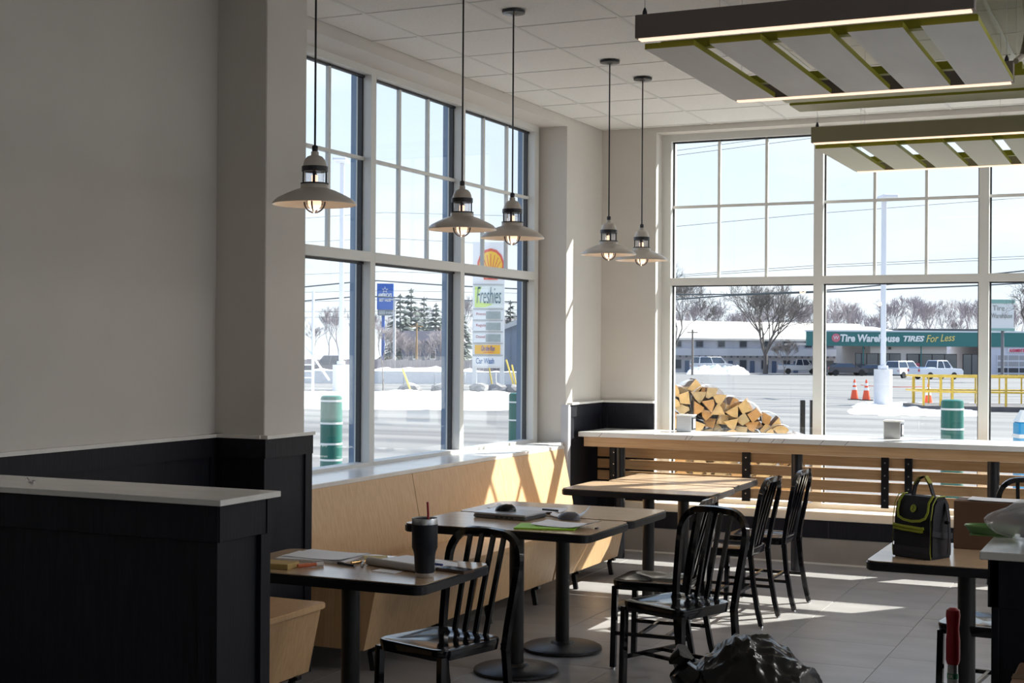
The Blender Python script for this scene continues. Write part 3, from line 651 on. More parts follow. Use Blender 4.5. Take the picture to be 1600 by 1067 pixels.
for v in b.bm.verts:
    p = v.co.copy(); f_ = 1+.10*noise.noise(p*1.2+V((3.3, 0, 0)))+.03*noise.noise(p*4)
    for nn, am, wd, off in folds:
        q = (p.dot(nn)-off)/wd; f_ += am*math.exp(-q*q)*(.4+.6*max(0, noise.noise(p*2+nn*5)+.5))
    z = p.z*f_; zz = (max(z, -.8)+.8)/1.8
    k_ = 1.12-.30*zz
    v.co = V((p.x*f_*.33*k_+.03*zz, p.y*f_*.27*k_, zz*.56+.05*max(0, zz-.6)*(1-abs(p.x))))
b.build('bag_body', M_BAGP, t)
b = MB(); b.sweep([(-.17, -.10, .42), (-.21, -.11, .47), (-.225, -.115, .50), (-.19, -.12, .535)], .06, n=12, rads=[1.1, .75, .5, .62]); 
for v in b.bm.verts: v.co += V((noise.noise(v.co*30), noise.noise(v.co*30+V((9, 0, 0))), noise.noise(v.co*25)))*.012
b.build('tied_corner', M_BAGP, t)
# tool with red grip
t = thing('floor_scraper', 'long steel handled floor tool with red plastic grip', 'floor tool', (-.475, 3.62, 0), -.3)
MB().sweep([(0, 0, .03), (.0, 0, .905)], .0125, n=14).build('pole', M_STEEL, t)
MB().lathe([(0, .88), (.014, .88), (.017, .89), (.017, .94), (.0145, .965), (.0165, .99), (.0175, 1.0), (.016, 1.012), (.008, 1.018), (0, 1.018)], 20).build('red_grip', mat('red_grip', (.36, .008, .02), .28), t)
MB().lathe([(.0129, .82), (.0132, .82), (.0132, .855), (.0129, .855)], 20).build('pole_label', mat('white_label', (.55, .60, .58), .5), t)
MB().lathe([(.0131, .845), (.0135, .845), (.0135, .858), (.0131, .858)], 20).build('green_label', mat('green_label', (.03, .25, .13), .5), t)
text('ER', .012, M_WHITE, t, (-.006, -.0138, .8475), (pi/2, 0, 0), off=.0003, ext=.0002)
MB().box(-.12, .12, -.01, .01, 0, .04, .003).build('blade_holder', M_BLK, t, False)
# carton leaning at lower right
t = thing('cardboard_carton', 'tall brown carton below the right half wall', 'box', (-.05, 3.06, 0)); MB().box(-.235, .3, -.15, .15, 0, .985, .004).build('carton', mat('carton_brown', (.26, .14, .075), .75, var=.06), t, False); MB().box(-.235, .3, -.02, .02, .985, .987).build('tape', MATS['packing_tape'], t, False)
# plastic bag with containers on the right half wall
t = thing('plastic_bag', 'clear plastic bag of containers on the right half wall', 'bag', (-.14, 3.52, 1.2))
M_FILM = mat('clear_film', (.82, .82, .86), .2); M_FILM.node_tree.nodes['Principled BSDF'].inputs['Alpha'].default_value = .32
o = blob('film', M_FILM, (0, 0, .002), .225, .12, .115, 5.1, .16, 4); o.parent = t
o = MB().prism(rrect(-.17, .19, -.085, .085, .06, 5), .006, .065, bev=.012).build('tub', mat('grey_tub', (.14, .13, .15), .4), t)
MB().prism(rrect(-.175, .195, -.09, .09, .06, 5), .065, .072, bev=.002).build('tub_lid', mat('tan_lid', (.33, .27, .22), .4), t)
MB().mesh([(-.23, -.02, .055), (-.185, -.05, .095), (-.13, -.03, .10), (-.17, .02, .05), (-.23, -.02, .053), (-.185, -.05, .093), (-.13, -.03, .098), (-.17, .02, .048)], [(0, 1, 2, 3), (7, 6, 5, 4), (0, 4, 5, 1), (1, 5, 6, 2), (2, 6, 7, 3), (3, 7, 4, 0)]).build('film_corner', M_FILM, t)
t = thing('green_tray', 'oval green plastic tray sticking out behind the plastic bag', 'tray', (-.385, 3.625, 1.2), 0)
MB().lathe([(0, .002), (.045, .002), (.055, .006), (.064, .02), (.066, .021), (.064, .024), (.054, .012), (0, .010)], 32).build('tray', mat('leaf_green', (.24, .44, .15), .4), t)
for v in t.children[0].data.vertices: v.co.y *= .6
MB().box(-.05, .05, -.03, .03, .0, .003).build('tray_foot', MATS['leaf_green'], t, False)

# ================================================================== OUTSIDE
def gz(d): return -.2-.0085*max(0, d-50)
def at(px, py, d): return V((0, 0, H))+d*(fw+RT*((px-800)/F)-UP*((py-533.5)/F))
def hor(px): return 541+(px-800)*.00655
def ext(name, label, cat, px, d, group=None, rz=0):
    p = at(px, hor(px), d); t = thing(name, label, cat, (p.x, p.y, gz(d)), YAW+rz, group); k = d/F
    return t, (lambda q: (q-px)*k), (lambda y: (hor(px)-y)*k+H-gz(d)), k
M_ASPH = mat('pale_asphalt', (.10, .10, .105), .6, col2=(.22, .215, .21), scale=.5, stretch=(.16, 1.6, 1))
M_SNOW = mat('snow', (.86, .87, .9), .7, bump=.3, scale=1.5)
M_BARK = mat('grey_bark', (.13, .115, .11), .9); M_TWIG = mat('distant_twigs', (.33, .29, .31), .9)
M_CONC = mat('pale_concrete', (.62, .62, .64), .8, var=.05)
M_POLE = mat('white_pole_paint', (.72, .74, .80), .4)
M_BGREEN = mat('bollard_green', (.012, .13, .105), .35); M_WSTR = mat('white_stripe', (.8, .82, .82), .5)
M_WIRE = mat('power_wire', (.07, .09, .10), .6); M_WOODP = mat('weathered_pole', (.20, .17, .15), .9)
# ground sloping gently away from the building
m = MB(); vv = []; nx = 2; ds = [-30, 12, 50, 120, 400, 900]
for d in ds:
    for s in (-1, 1):
        p = d*V((-sin(YAW), cos(YAW), 0))+s*500*V((cos(YAW), sin(YAW), 0)); vv.append((p.x, p.y, gz(d)-.002))
m.mesh(vv, [(2*i, 2*i+1, 2*i+3, 2*i+2) for i in range(len(ds)-1)]); o = m.build('ground', M_ASPH, smooth=False); o['kind'] = 'structure'
def mound(name, label, px0, px1, d0, d1, h, seed, nx=40, ny=14, cat='snow', m=None):
    pc = (px0+px1)/2; dc = (d0+d1)/2; p = at(pc, hor(pc), dc); t = MB(); vv = []
    for j in range(ny+1):
        for i in range(nx+1):
            u, v = i/nx, j/ny; d = d0+(d1-d0)*v; q = at(px0+(px1-px0)*u, hor(pc), d)
            e = min(1, 5*min(u, 1-u))*min(1, 3.2*min(v, 1-v)); e = e**.5
            z = gz(d)-.06+e*h*(.75+.5*noise.noise(V((u*9+seed, v*4, seed)))+.2*noise.noise(V((u*30, v*9, seed))))
            vv.append((q.x-p.x, q.y-p.y, z-gz(dc)))
    t.mesh(vv, [(j*(nx+1)+i, j*(nx+1)+i+1, (j+1)*(nx+1)+i+1, (j+1)*(nx+1)+i) for j in range(ny) for i in range(nx)])
    o = t.build(name, m or M_SNOW, None); o.location = (p.x, p.y, gz(dc)); return tag(o, label, cat)
mound('snow_bank', 'long white snow bank beyond the left window', 430, 850, 40.5, 58, .32, 1.3, 70, 18)
mound('snow_patch', 'melting snow patch around the concrete base of lamp post', 1318, 1560, 38.5, 50, .16, 4.1)
mound('snow_strip', 'strip of roadside snow past the left parking area', 440, 860, 84, 92, .9, 7.7)
mound('snow_heap', 'snow heap in front of the white off-road car', 1072, 1172, 138, 146, 1.0, 2.2)

# --- trees
class Raw:
    def __init__(s): s.v = []; s.f = []
    def seg(s, path, r, rads):
        base = len(s.v)
        for i, p in enumerate(path):
            t = (path[min(i+1, len(path)-1)]-path[max(i-1, 0)]).normalized(); x = t.cross(V((.3, .9, .1))).normalized(); y = x.cross(t)
            for j in range(3): a = 2*pi*j/3; s.v.append(p+(x*cos(a)+y*sin(a))*(r*rads[i]))
        for i in range(len(path)-1):
            for j in range(3): s.f.append((base+3*i+j, base+3*i+(j+1) % 3, base+3*i+3+(j+1) % 3, base+3*i+3+j))
    def build(s, name, m, parent, kind=None):
        me = bpy.data.meshes.new(name); me.from_pydata(s.v, [], s.f); me.materials.append(m); o = bpy.data.objects.new(name, me); COL.objects.link(o); o.parent = parent
        if kind: o['kind'] = kind
        return o
def grow(m, p, d, L, r, lev, rnd, up=.25, fork=3, spread=.55, rmin=0):
    n = 3 if lev > 1 else 2; path = [p]; q = p.copy(); dd = d.copy()
    for i in range(n):
        dd = (dd+V((rnd.uniform(-.16, .16), rnd.uniform(-.16, .16), rnd.uniform(-.05, .12)))).normalized(); q = q+dd*(L/n); path.append(q.copy())
    m.seg(path, max(r, rmin), [1, .9, .8, .68])
    if lev <= 0: return
    for k in range(fork):
        a = rnd.uniform(0, 2*pi)+k*2.2; s = spread*rnd.uniform(.6, 1.2); st = path[-1] if k < 2 else path[-2]
        side = dd.cross(V((cos(a), sin(a), .2))).normalized()
        nd = (dd*cos(s)+side*sin(s)+V((0, 0, up))).normalized()
        grow(m, st, nd, L*rnd.uniform(.62, .82), r*(.62 if k < 2 else .5), lev-1, rnd, up, fork, spread, rmin)
def tree(label, px, d, h, seed, lev=6, fork=3, spread=.55, r=None, group=None, m=None, stems=1, up=.2, lean=0):
    t, X, Z, k = ext('bare_tree', label, 'tree', px, d, group); rnd = random.Random(seed); r = r or h*.022
    tr = MB(); tr.sweep([(0, 0, -.2), (lean*.1*h, .0, h*.10), (lean*.2*h, 0, h*.2)], r, n=7, rads=[1.25, 1, .92]); tr.build('trunk', m or M_BARK, t)
    b = Raw()
    for s in range(stems):
        a = s*2*pi/stems+rnd.random()
        grow(b, V((lean*.2*h, 0, h*.19)), V((.42*cos(a)*(stems > 1)+lean, .42*sin(a)*(stems > 1), 1)).normalized(), h*.26, r*(.9 if stems == 1 else .62), lev, rnd, up, fork, spread, d*.00008)
    b.build('branches', m or M_BARK, t, 'stuff'); return t
tree('large bare tree with forked trunk in front of the motel', 1196, 148, 9.8, 5, 6, 3, .58, .24, stems=6, up=.10)
tree('bare tree at the left edge of the back window', 1050, 118, 9.2, 14, 7, 3, .62, .15, stems=3, up=.06)
tree('bare twiggy bush beside the large forked tree', 1226, 136, 3.4, 21, 5, 3, .6, .05, stems=4)
tree('bare tree with spreading branches at the right frame edge', 1622, 100, 8.6, 31, 6, 3, .75, .18, up=.0, lean=-.12)
tree('thin sapling standing in front of the left snow bank', 599, 56, 2.9, 41, 4, 3, .4, .03)
for i_, (px_, h_) in enumerate(((612, 4.2), (634, 3.4), (662, 3.0), (688, 3.8), (706, 3.2))): tree('grey leafless shrub in front of the low dark house, %s' % ('by the blue sign pole', 'second from the blue pole', 'below the house roof', 'left of the price sign', 'nearest the middle mullion')[i_], px_, 122, h_, 60+i_, 5, 3, .5, .04, 'leafless shrubs before the low house', M_TWIG, 5, .15)
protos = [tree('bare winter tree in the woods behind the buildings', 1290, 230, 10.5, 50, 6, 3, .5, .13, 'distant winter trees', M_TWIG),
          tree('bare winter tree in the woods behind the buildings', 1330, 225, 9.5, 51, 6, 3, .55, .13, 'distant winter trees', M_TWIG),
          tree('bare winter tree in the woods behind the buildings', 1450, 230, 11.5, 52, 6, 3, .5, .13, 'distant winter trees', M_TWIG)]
rt = random.Random(3)
def put(p, px, d, lb, g, sc=1):
    q = at(px, hor(px), d); c = dup(p, lb, (q.x, q.y, gz(d)), rt.uniform(0, 6), g); c.scale = (sc*rt.uniform(.9, 1.15), sc*rt.uniform(.9, 1.15), sc); return c
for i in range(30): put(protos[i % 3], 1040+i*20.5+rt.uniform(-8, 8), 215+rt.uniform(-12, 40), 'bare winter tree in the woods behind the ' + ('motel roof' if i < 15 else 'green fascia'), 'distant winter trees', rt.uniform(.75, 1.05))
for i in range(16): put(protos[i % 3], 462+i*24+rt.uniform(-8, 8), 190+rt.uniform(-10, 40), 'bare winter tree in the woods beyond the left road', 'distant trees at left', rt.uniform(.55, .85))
# evergreens
def pine(label, px, d, h, w, seed, group):
    t, X, Z, k = ext('evergreen_tree', label, 'tree', px, d, group); rnd = random.Random(seed)
    MB().sweep([(0, 0, -.2), (0, 0, h*.95)], .16, n=6, rads=[1, .3]).build('trunk', M_BARK, t); b = Raw()
    for i in range(13):
        z = h*(.12+.86*i/13); R = w*(1-(i/13.5))**.8
        for j in range(16):
            a = rnd.uniform(0, 6.28); l = R*rnd.uniform(.6, 1.1); e = V((cos(a)*l, sin(a)*l, z-l*.12+rnd.uniform(-.2, .3))); s = V((-sin(a), cos(a), 0))*l*.28; c = V((0, 0, z+.25*R*.4)); mid = (e+c)/2
            q = len(b.v); b.v += [c, mid+s, e, mid-s, mid+V((0, 0, .18*l))]; b.f += [(q, q+1, q+4), (q+1, q+2, q+4), (q+2, q+3, q+4), (q+3, q, q+4), (q, q+3, q+2, q+1)]
    b.build('needles', mat('pine_green', (.10, .12, .11), .9, var=.25, scale=2), t, 'stuff')
for i, (px, h, w) in enumerate(((625, 8.6, 2.6), (642, 9.5, 2.8), (662, 8.8, 2.6), (681, 7.6, 2.4), (695, 8.0, 2.2), (712, 8.4, 1.8), (722, 7.2, 1.8), (797, 8.2, 2.0), (814, 9.2, 2.0), (832, 8.5, 2.4))):
    pine('dark evergreen tree beyond the left road, ' + ('just right of the blue motel sign', 'left of the brown wooden pole', 'right of the brown wooden pole', 'behind the right end of the low house', 'right of the low house', 'beside the middle mullion', 'hidden mostly by the middle mullion', 'just right of the price sign', 'tallest above the grey shed', 'at the right frame of the left window')[i], px, 150+6*(i % 3), h, w, i, 'evergreens beyond the left road')

# --- shed, house, motel, tyre shop
t, X, Z, k = ext('metal_shed', 'grey blue metal shed at the right of the left window', 'building', 815, 100)
MB().prism([(X(786), Z(600)), (X(900), Z(600)), (X(900), Z(470)), (X(786), Z(513))], 0, 12, ax=1).build('wall', mat('shed_blue_grey', (.16, .21, .29), .6), t, False)
for i in range(1, 9): MB().box(X(786+i*12), X(787+i*12), -.05, 0, Z(598), Z(513-i*4)).build('rib', mat('shed_rib', (.13, .17, .25), .6), t, False)
MB().prism([(X(782), Z(517)), (X(900), Z(472)), (X(900), Z(462)), (X(782), Z(510))], -.4, 12.5, ax=1).build('roof', mat('shed_roof', (.42, .45, .48), .5), t, False)
t, X, Z, k = ext('house', 'low dark house behind the evergreens left of the price sign', 'building', 670, 135)
MB().box(X(628), X(716), 0, 8, Z(590), Z(532)).build('wall', mat('slate_siding', (.12, .13, .19), .7), t, False)
MB().prism([(X(620), Z(533)), (X(724), Z(533)), (X(712), Z(517)), (X(632), Z(517))], -.5, 8.5, ax=1).build('roof', mat('purple_shingle', (.30, .27, .32), .8), t, False)
for px in (645, 672, 698): 
    f_ = MB().box(X(px), X(px+9), -.08, 0, Z(562), Z(546)).build('window', M_WHITE, t, False); MB().box(X(px+1), X(px+8), -.11, -.08, Z(560), Z(548)).build('pane', mat('dark_pane', (.03, .04, .06), .1), f_, False)
# motel
t, X, Z, k = ext('motel', 'long two storey motel with snowy roof behind the forked tree', 'building', 1180, 158)
M_MWALL = mat('motel_wall', (.50, .50, .55), .8); M_DPANE = MATS['dark_pane']
MB().box(X(960), X(1352), 0, 10, Z(592), Z(529)).build('wall', M_MWALL, t, False)
MB().mesh([(X(950), -.5, Z(531)), (X(1360), -.5, Z(533)), (X(1360), 5, Z(507)), (X(950), 5, Z(502)), (X(950), -.5, Z(528)), (X(1360), -.5, Z(530)), (X(1360), 5, Z(504)), (X(950), 5, Z(499)), (X(1360), 11, Z(531)), (X(950), 11, Z(529))],
          [(0, 1, 2, 3), (4, 5, 6, 7), (0, 1, 5, 4), (1, 2, 6, 5), (0, 3, 7, 4), (7, 6, 8, 9)]).build('snow_roof', mat('roof_snow', (.80, .75, .68), .8, var=.06, scale=.8), t, False)
b_ = MB().box(X(955), X(1356), -.8, 0, Z(556), Z(545)).build('balcony_fascia', mat('balcony_grey', (.48, .49, .54), .8), t, False)
for i in range(40): MB().box(X(960+i*10), X(963+i*10), -.7, -.6, Z(559), Z(556)).build('joist', mat('joist_dark', (.12, .12, .14), .8), b_, False)
for i in range(11):
    px = 985+i*34
    for y0, y1, nm in ((543, 533, 'upper_window'), (577, 562, 'lower_window')):
        f_ = MB().box(X(px), X(px+12), -.1, 0, Z(y0), Z(y1)).build(nm, mat('grey_window_frame', (.28, .3, .33), .6), t, False); MB().box(X(px+1), X(px+11), -.14, -.1, Z(y0-1), Z(y1+1)).build('pane', M_DPANE, f_, False)
    MB().box(X(px+17), X(px+24), -.1, 0, Z(590), Z(564)).build('door', mat('blue_door', (.06, .10, .19), .5), t, False)
# tyre shop
t, X, Z, k = ext('tyre_shop', 'low shop with long green lettered fascia across the road', 'building', 1400, 140)
M_FASC = mat('green_fascia', (.03, .17, .17), .5); M_SWALL = mat('shop_beige', (.60, .56, .54), .8); M_WLET = mat('white_letters', (.85, .86, .86), .5); M_YLET = mat('yellow_letters', (.75, .62, .22), .5)
MB().box(X(1327), X(1544), 0, 14, Z(592), Z(540)).build('wall', M_SWALL, t, False)
MB().box(X(1258), X(1680), -.7, -.3, Z(541), Z(519)).build('fascia', M_FASC, t, False)
MB().box(X(1257), X(1681), -.75, -.1, Z(519), Z(516.5)).build('fascia_cap', mat('pale_cap', (.60, .66, .70), .5), t, False)
MB().box(X(1262), X(1680), -.3, 12, Z(540), Z(537)).build('soffit', M_SWALL, t, False)
MB().mesh([(X(1262), 0, Z(517)), (X(1400), 0, Z(517)), (X(1375), 3, Z(510)), (X(1290), 3, Z(510)), (X(1262), 9, Z(517)), (X(1400), 9, Z(517))], [(0, 1, 2, 3), (3, 2, 5, 4), (1, 5, 2), (0, 3, 4), (0, 4, 5, 1)]).build('roof_snow', M_SNOW, t, False)
MB().box(X(1408), X(1534), 1, 9, Z(517), Z(513)).build('roof_edge', mat('dark_roof_edge', (.09, .09, .10), .8), t, False)
def fit(o, w):
    xs = [v.co.x for v in o.data.vertices]; o.scale.x = w/(max(xs)-min(xs)); return o
fit(text('Tire Warehouse', .98, M_WLET, t, (X(1309.5), -.74, Z(534)), shear=.12, off=.035, ext=.03), k*92)
fit(text('TIRES', .72, M_WLET, t, (X(1406.5), -.74, Z(533)), shear=.25, off=.03, ext=.03), k*33)
fit(text('For Less', 1.0, M_YLET, t, (X(1443), -.74, Z(534.5)), shear=.35, off=.006, ext=.03), k*45).rotation_euler = (pi/2, -.06, 0)
MB().lathe([(0, 0), (.42, 0), (.42, .03), (0, .03)], 20).build('round_logo', mat('logo_red', (.62, .16, .22), .5), t, loc=(X(1303.5), -.72, Z(528.5))).rotation_euler = (pi/2, 0, 0)
t.children[-1].scale = (.55, 1.05, 1)
text('W', .5, M_WLET, t, (X(1303.5), -.77, Z(531)), ext=.01, align='CENTER')
for a, b, y0 in ((1336, 1407, 552), (1416.5, 1495, 552.5), (1504, 1531, 552.5)):
    f_ = MB().box(X(a), X(b), -.1, 0, Z(588), Z(y0)).build('shop_window', M_BLK, t, False)
    n_ = max(2, int((b-a)/17))
    for i in range(n_): MB().box(X(a+(b-a)*i/n_+.8), X(a+(b-a)*(i+1)/n_-.8), -.14, -.1, Z(587), Z(y0+1)).build('pane', mat('shop_pane', (.10, .11, .12), .08, spec=.8), f_, False)
for px in (1347, 1437): MB().tube((X(px), -.5, Z(590)), (X(px), -.5, Z(541)), .06, 8).build('green_post', M_FASC, t)
for px in (1349, 1390): MB().box(X(px-1.5), X(px+1.5), -.2, 0, Z(546), Z(542.5)).build('wall_lamp', M_BLK, t, False)
MB().box(X(1424), X(1436), -.2, -.15, Z(579), Z(567)).build('red_sign', mat('faded_red', (.55, .12, .18), .6), t, False)
MB().box(X(1545), X(1690), -.6, 14, Z(592), Z(540)).build('garage_wall', mat('garage_white', (.56, .57, .66), .7), t, False)
g_ = MB().box(X(1554), X(1640), -.7, -.6, Z(592), Z(553)).build('garage_door', mat('garage_door_white', (.62, .63, .70), .6), t, False)
for r_ in range(4):
    for c_ in range(5): MB().box(X(1555.5+c_*16.8), X(1570.5+c_*16.8), -.74, -.7, Z(561+r_*9.8), Z(554+r_*9.8)).build('pane', M_DPANE if r_ > 1 else mat('grey_pane', (.33, .33, .36), .3), g_, False)
MB().box(X(1571.5), X(1599), -.72, -.6, Z(549.5), Z(543)).build('red_strip', mat('sign_white', (.75, .74, .78), .5), t, False)
fit(text('ALIGNMENT', .42, mat('sign_red', (.65, .04, .12), .5), t, (X(1573), -.75, Z(548.6)), off=.012, ext=.02), k*21)
MB().box(X(1594.5), X(1598), -.76, -.72, Z(549), Z(543.6)).build('red_square', MATS['sign_red'], t, False)
# pylon of the tyre shop
t, X, Z, k = ext('pylon_sign', 'white pylon sign with green edges behind the right branches', 'sign', 1565, 122)
MB().box(X(1541), X(1584), 0, .4, Z(514), Z(474)).build('face', mat('pylon_white', (.74, .75, .76), .5), t, False); MB().box(X(1540), X(1585), -.05, .45, Z(474), Z(468)).build('green_top', mat('pale_green', (.24, .42, .38), .5), t, False); MB().box(X(1540), X(1585), -.05, .45, Z(517), Z(513)).build('green_foot', MATS['pale_green'], t, False)
M_GLET = mat('grey_letters', (.30, .31, .29), .5)
text('Tire', .62, M_GLET, t, (X(1560), -.03, Z(485)), align='CENTER', ext=.01); fit(text('Warehouse', .62, M_GLET, t, (X(1548.5), -.03, Z(497)), ext=.01), k*33)
MB().lathe([(0, 0), (.5, 0), (.5, .02), (0, .02)], 20).build('round_logo', MATS['logo_red'], t, loc=(X(1544.5), -.0, Z(486))).rotation_euler = (pi/2, 0, 0); t.children[-1].scale = (.3, 1.1, 1)
for px, r_ in ((1567.5, .13), (1547, .07)): MB().tube((X(px), .2, -.2), (X(px), .2, Z(516)), r_, 10).build('post', mat('dark_post', (.16, .16, .18), .6), t)

# --- price sign
t, X, Z, k = ext('price_sign', 'tall white fuel price sign with shell emblem and price panels', 'sign', 762, 65)
M_SW = mat('sign_cabinet_white', (.80, .81, .82), .4)
MB().box(X(738), X(788), 0, .5, Z(575), Z(378)).build('cabinet', M_SW, t, False)
for a, b in ((738, 745), (781, 788)): MB().box(X(a), X(b), .05, .45, -.1, Z(575)).build('leg', M_SW, t, False)
# scallop emblem
pts = []; c = (766, 422)
for i in range(25):
    a = pi*(.02+.96*i/24); r_ = 21*(1+.035*abs(sin(a*7))); pts.append((c[0]-r_*cos(a)*.98, c[1]-6-r_*sin(a)*1.28))
pts += [(785, 424), (777, 431), (777, 437), (755, 437), (755, 431), (747, 424)]
sc = lambda s_: [(X(766+(x-766)*s_), Z(418+(y-418)*s_)) for x, y in pts]
em = MB().prism(sc(1), -.06, 0, ax=1).build('shell_emblem', mat('emblem_red', (.68, .10, .07), .45), t, False)
MB().prism(sc(.86), -.09, -.06, ax=1).build('emblem_face', mat('emblem_yellow', (.86, .52, .05), .45), em, False)
for i in range(7):
    a = pi*(.14+.72*i/6); MB().sweep([(X(766-2.5*cos(a)), -.095, Z(431)), (X(766-17*cos(a)), -.095, Z(417-20*sin(a)))], .03, .02, ref=V((0, 1, 0))).build('emblem_rib', MATS['emblem_red'], em, False)
def pan(nm, y0, y1, m, x0=740.5, x1=784): return MB().box(X(x0), X(x1), -.05, 0, Z(y1), Z(y0)).build(nm, m, t, False)
M_PW = mat('panel_white', (.84, .85, .86), .4)
for y in (444.5, 483, 500.5, 518.5, 536.5, 555): MB().box(X(739), X(786), -.06, 0, Z(y+.5), Z(y-.5)).build('panel_joint', mat('joint_grey', (.4, .42, .43), .5), t, False)
p_ = pan('store_panel', 447, 481, mat('store_panel_tint', (.78, .83, .80), .4))
MB().prism([(X(741.5), Z(448)), (X(752), Z(448)), (X(747), Z(462)), (X(749), Z(472)), (X(770), Z(475)), (X(758), Z(480)), (X(741.5), Z(480))], -.06, -.05, ax=1).build('green_swoosh', mat('lime_tint', (.62, .78, .22), .4), p_, False)
fit(text('Freshies', 1.0, mat('teal_letters', (.03, .12, .17), .5), p_, (X(743.5), -.075, Z(474)), shear=.22, off=-.008, ext=.01), k*38)
p_.children[-1].scale.y = 1.1
for y, s_ in ((485.5, 'Premium'), (503, 'Regular'), (521, 'Diesel')):
    p_ = pan('price_panel', y, y+14, M_PW); MB().box(X(759), X(782), -.08, -.05, Z(y+13), Z(y+1)).build('price_screen', mat('blank_screen', (.33, .38, .38), .25, var=.1), p_, False)
    text(s_, .17, mat('dark_red_letters', (.45, .10, .12), .5), p_, (X(743.5), -.07, Z(y+7)), ext=.004)
p_ = pan('orange_panel', 539, 553, mat('orange_sign', (.90, .48, .03), .4), 742, 781.5); fit(text('On the Run', .33, mat('violet_blue', (.12, .10, .42), .5), p_, (X(751.5), -.07, Z(548)), shear=.3, off=.004, ext=.004), k*21)
MB().sweep([(X(755), -.06, Z(551)), (X(762), -.06, Z(550)), (X(771), -.06, Z(550.6))], .02, .01, ref=V((0, 1, 0))).build('underline', MATS['sign_red'], p_, False)
p_ = pan('wash_panel', 557, 572, M_PW); fit(text('Car Wash', .36, mat('sign_blue', (.03, .16, .42), .5), p_, (X(743.5), -.07, Z(568)), off=.004, ext=.004), k*28.5)
# inn sign
t, X, Z, k = ext('motel_sign', 'blue motel sign on a tall blue pole', 'sign', 601, 138)
MB().box(X(588.5), X(614), 0, .6, Z(483.5), Z(443)).build('blue_face', mat('sign_royal_blue', (.03, .13, .52), .4), t, False); MB().box(X(589.5), X(613.5), .05, .55, Z(493), Z(483.5)).build('lower_board', mat('board_grey', (.22, .24, .27), .5), t, False)
MB().box(X(591.5), X(601.5), -.02, .05, Z(491.5), Z(485)).build('board_panel', mat('board_pale', (.40, .42, .44), .5), t, False); text('INN', .34, M_WLET, t, (X(607.5), -.0, Z(490.5)), align='CENTER', ext=.03)
st = [(X(601+(5.4 if i % 2 == 0 else 2.2)*sin(i*pi/5)), Z(453-(5.4 if i % 2 == 0 else 2.2)*cos(i*pi/5))) for i in range(10)]
MB().prism(st, -.05, 0, ax=1).build('white_star', M_WLET, t, False)
st = [(X(601+(3.4 if i % 2 == 0 else 1.3)*sin(i*pi/5)), Z(453-(3.4 if i % 2 == 0 else 1.3)*cos(i*pi/5))) for i in range(10)]
MB().prism(st, -.08, -.05, ax=1).build('star_centre', MATS['sign_royal_blue'], t, False)
fit(text("AMERICA'S", .5, M_WLET, t, (X(590.5), -.03, Z(464)), off=.02, ext=.02), k*21.5); fit(text('BEST VALUE', .4, M_WLET, t, (X(592), -.03, Z(471)), off=.012, ext=.02), k*18)
MB().tube((X(598), .3, -.2), (X(598), .3, Z(493)), .16, 10).build('pole', mat('blue_pole', (.04, .12, .45), .4), t)

# --- lamp posts
def lamp_post(label, px, d, pw, by0, by1, bw, ytop):
    t, X, Z, k = ext('lamp_post', label, 'lamp post', px, d, 'car park lamp posts')
    MB().tube((0, 0, -.2), (0, 0, Z(by0)), bw*k/2, 28).build('concrete_base', M_CONC, t); MB().box(-.14, .14, -.14, .14, Z(by0), Z(by0-6), .02).build('foot_cover', M_POLE, t, False)
    MB().box(-pw*k/2, pw*k/2, -pw*k/2, pw*k/2, Z(by0-6), Z(ytop), .01).build('pole', M_POLE, t, False); MB().box(-.25, .25, -.9, .1, Z(ytop), Z(ytop)+.12, .03).build('light_head', M_POLE, t, False)
lamp_post('white lamp post on round concrete base beyond the counter', 1380, 47, 7, 577, 632, 28, 313)
lamp_post('white lamp post on concrete base seen through the left window', 533, 52, 6.5, 570, 620, 26, 255)
# --- bollards
def bollard(label, px, d, ytop, stripes):
    t, X, Z, k = ext('green_bollard', label, 'bollard', px, d, 'green bollards with white bands'); zt = Z(ytop)
    MB().lathe([(.112, 0), (.112, zt-.03), (.105, zt-.008), (.09, zt), (0, zt+.004)], 28).build('sleeve', M_BGREEN, t)
    for y in stripes: MB().lathe([(.1125, Z(y)-.01), (.1145, Z(y)-.01), (.1145, Z(y)+.01), (.1125, Z(y)+.01)], 28).build('white_band', M_WSTR, t)
bollard('green bollard with white bands outside the back window', 1488.5, 14.4, 624.5, (639, 670, 715))
bollard('green bollard with white bands at the near end of the left window', 518.5, 14.6, 618, (626, 661, 693, 718))
bollard('green bollard partly behind the right frame of the left window', 809, 18.5, 614, (628, 656))
# --- cones and tape
def cone(label, px, d, ht=.74):
    t, X, Z, k = ext('traffic_cone', label, 'traffic cone', px, d, 'orange traffic cones'); M_OR = mat('cone_orange', (.85, .11, .04), .5)
    MB().box(-.2, .2, -.2, .2, 0, .03, .008).build('base', M_BLK, t, False)
    pr = lambda z: .15*(1-z/ht)+.025*(z/ht)
    for a, b, nm, mm in ((.03, .36, 'cone_body', M_OR), (.36, .46, 'white_collar', M_WSTR), (.46, .53, 'cone_ring', M_OR), (.53, .62, 'white_collar', M_WSTR), (.62, .74, 'cone_tip', M_OR)):
        MB().lathe([(0, a), (pr(a), a), (pr(b), b), (0, b)], 16).build(nm, mm, t)
cone('orange traffic cone, left one of two standing together', 1335.5, 52); cone('orange traffic cone, right one of two beside the lamp post', 1354, 51.2); cone('orange traffic cone standing behind the yellow railing', 1451, 46, .74)
a, b = at(1345, 601.5, 53), at(1443, 604, 48)
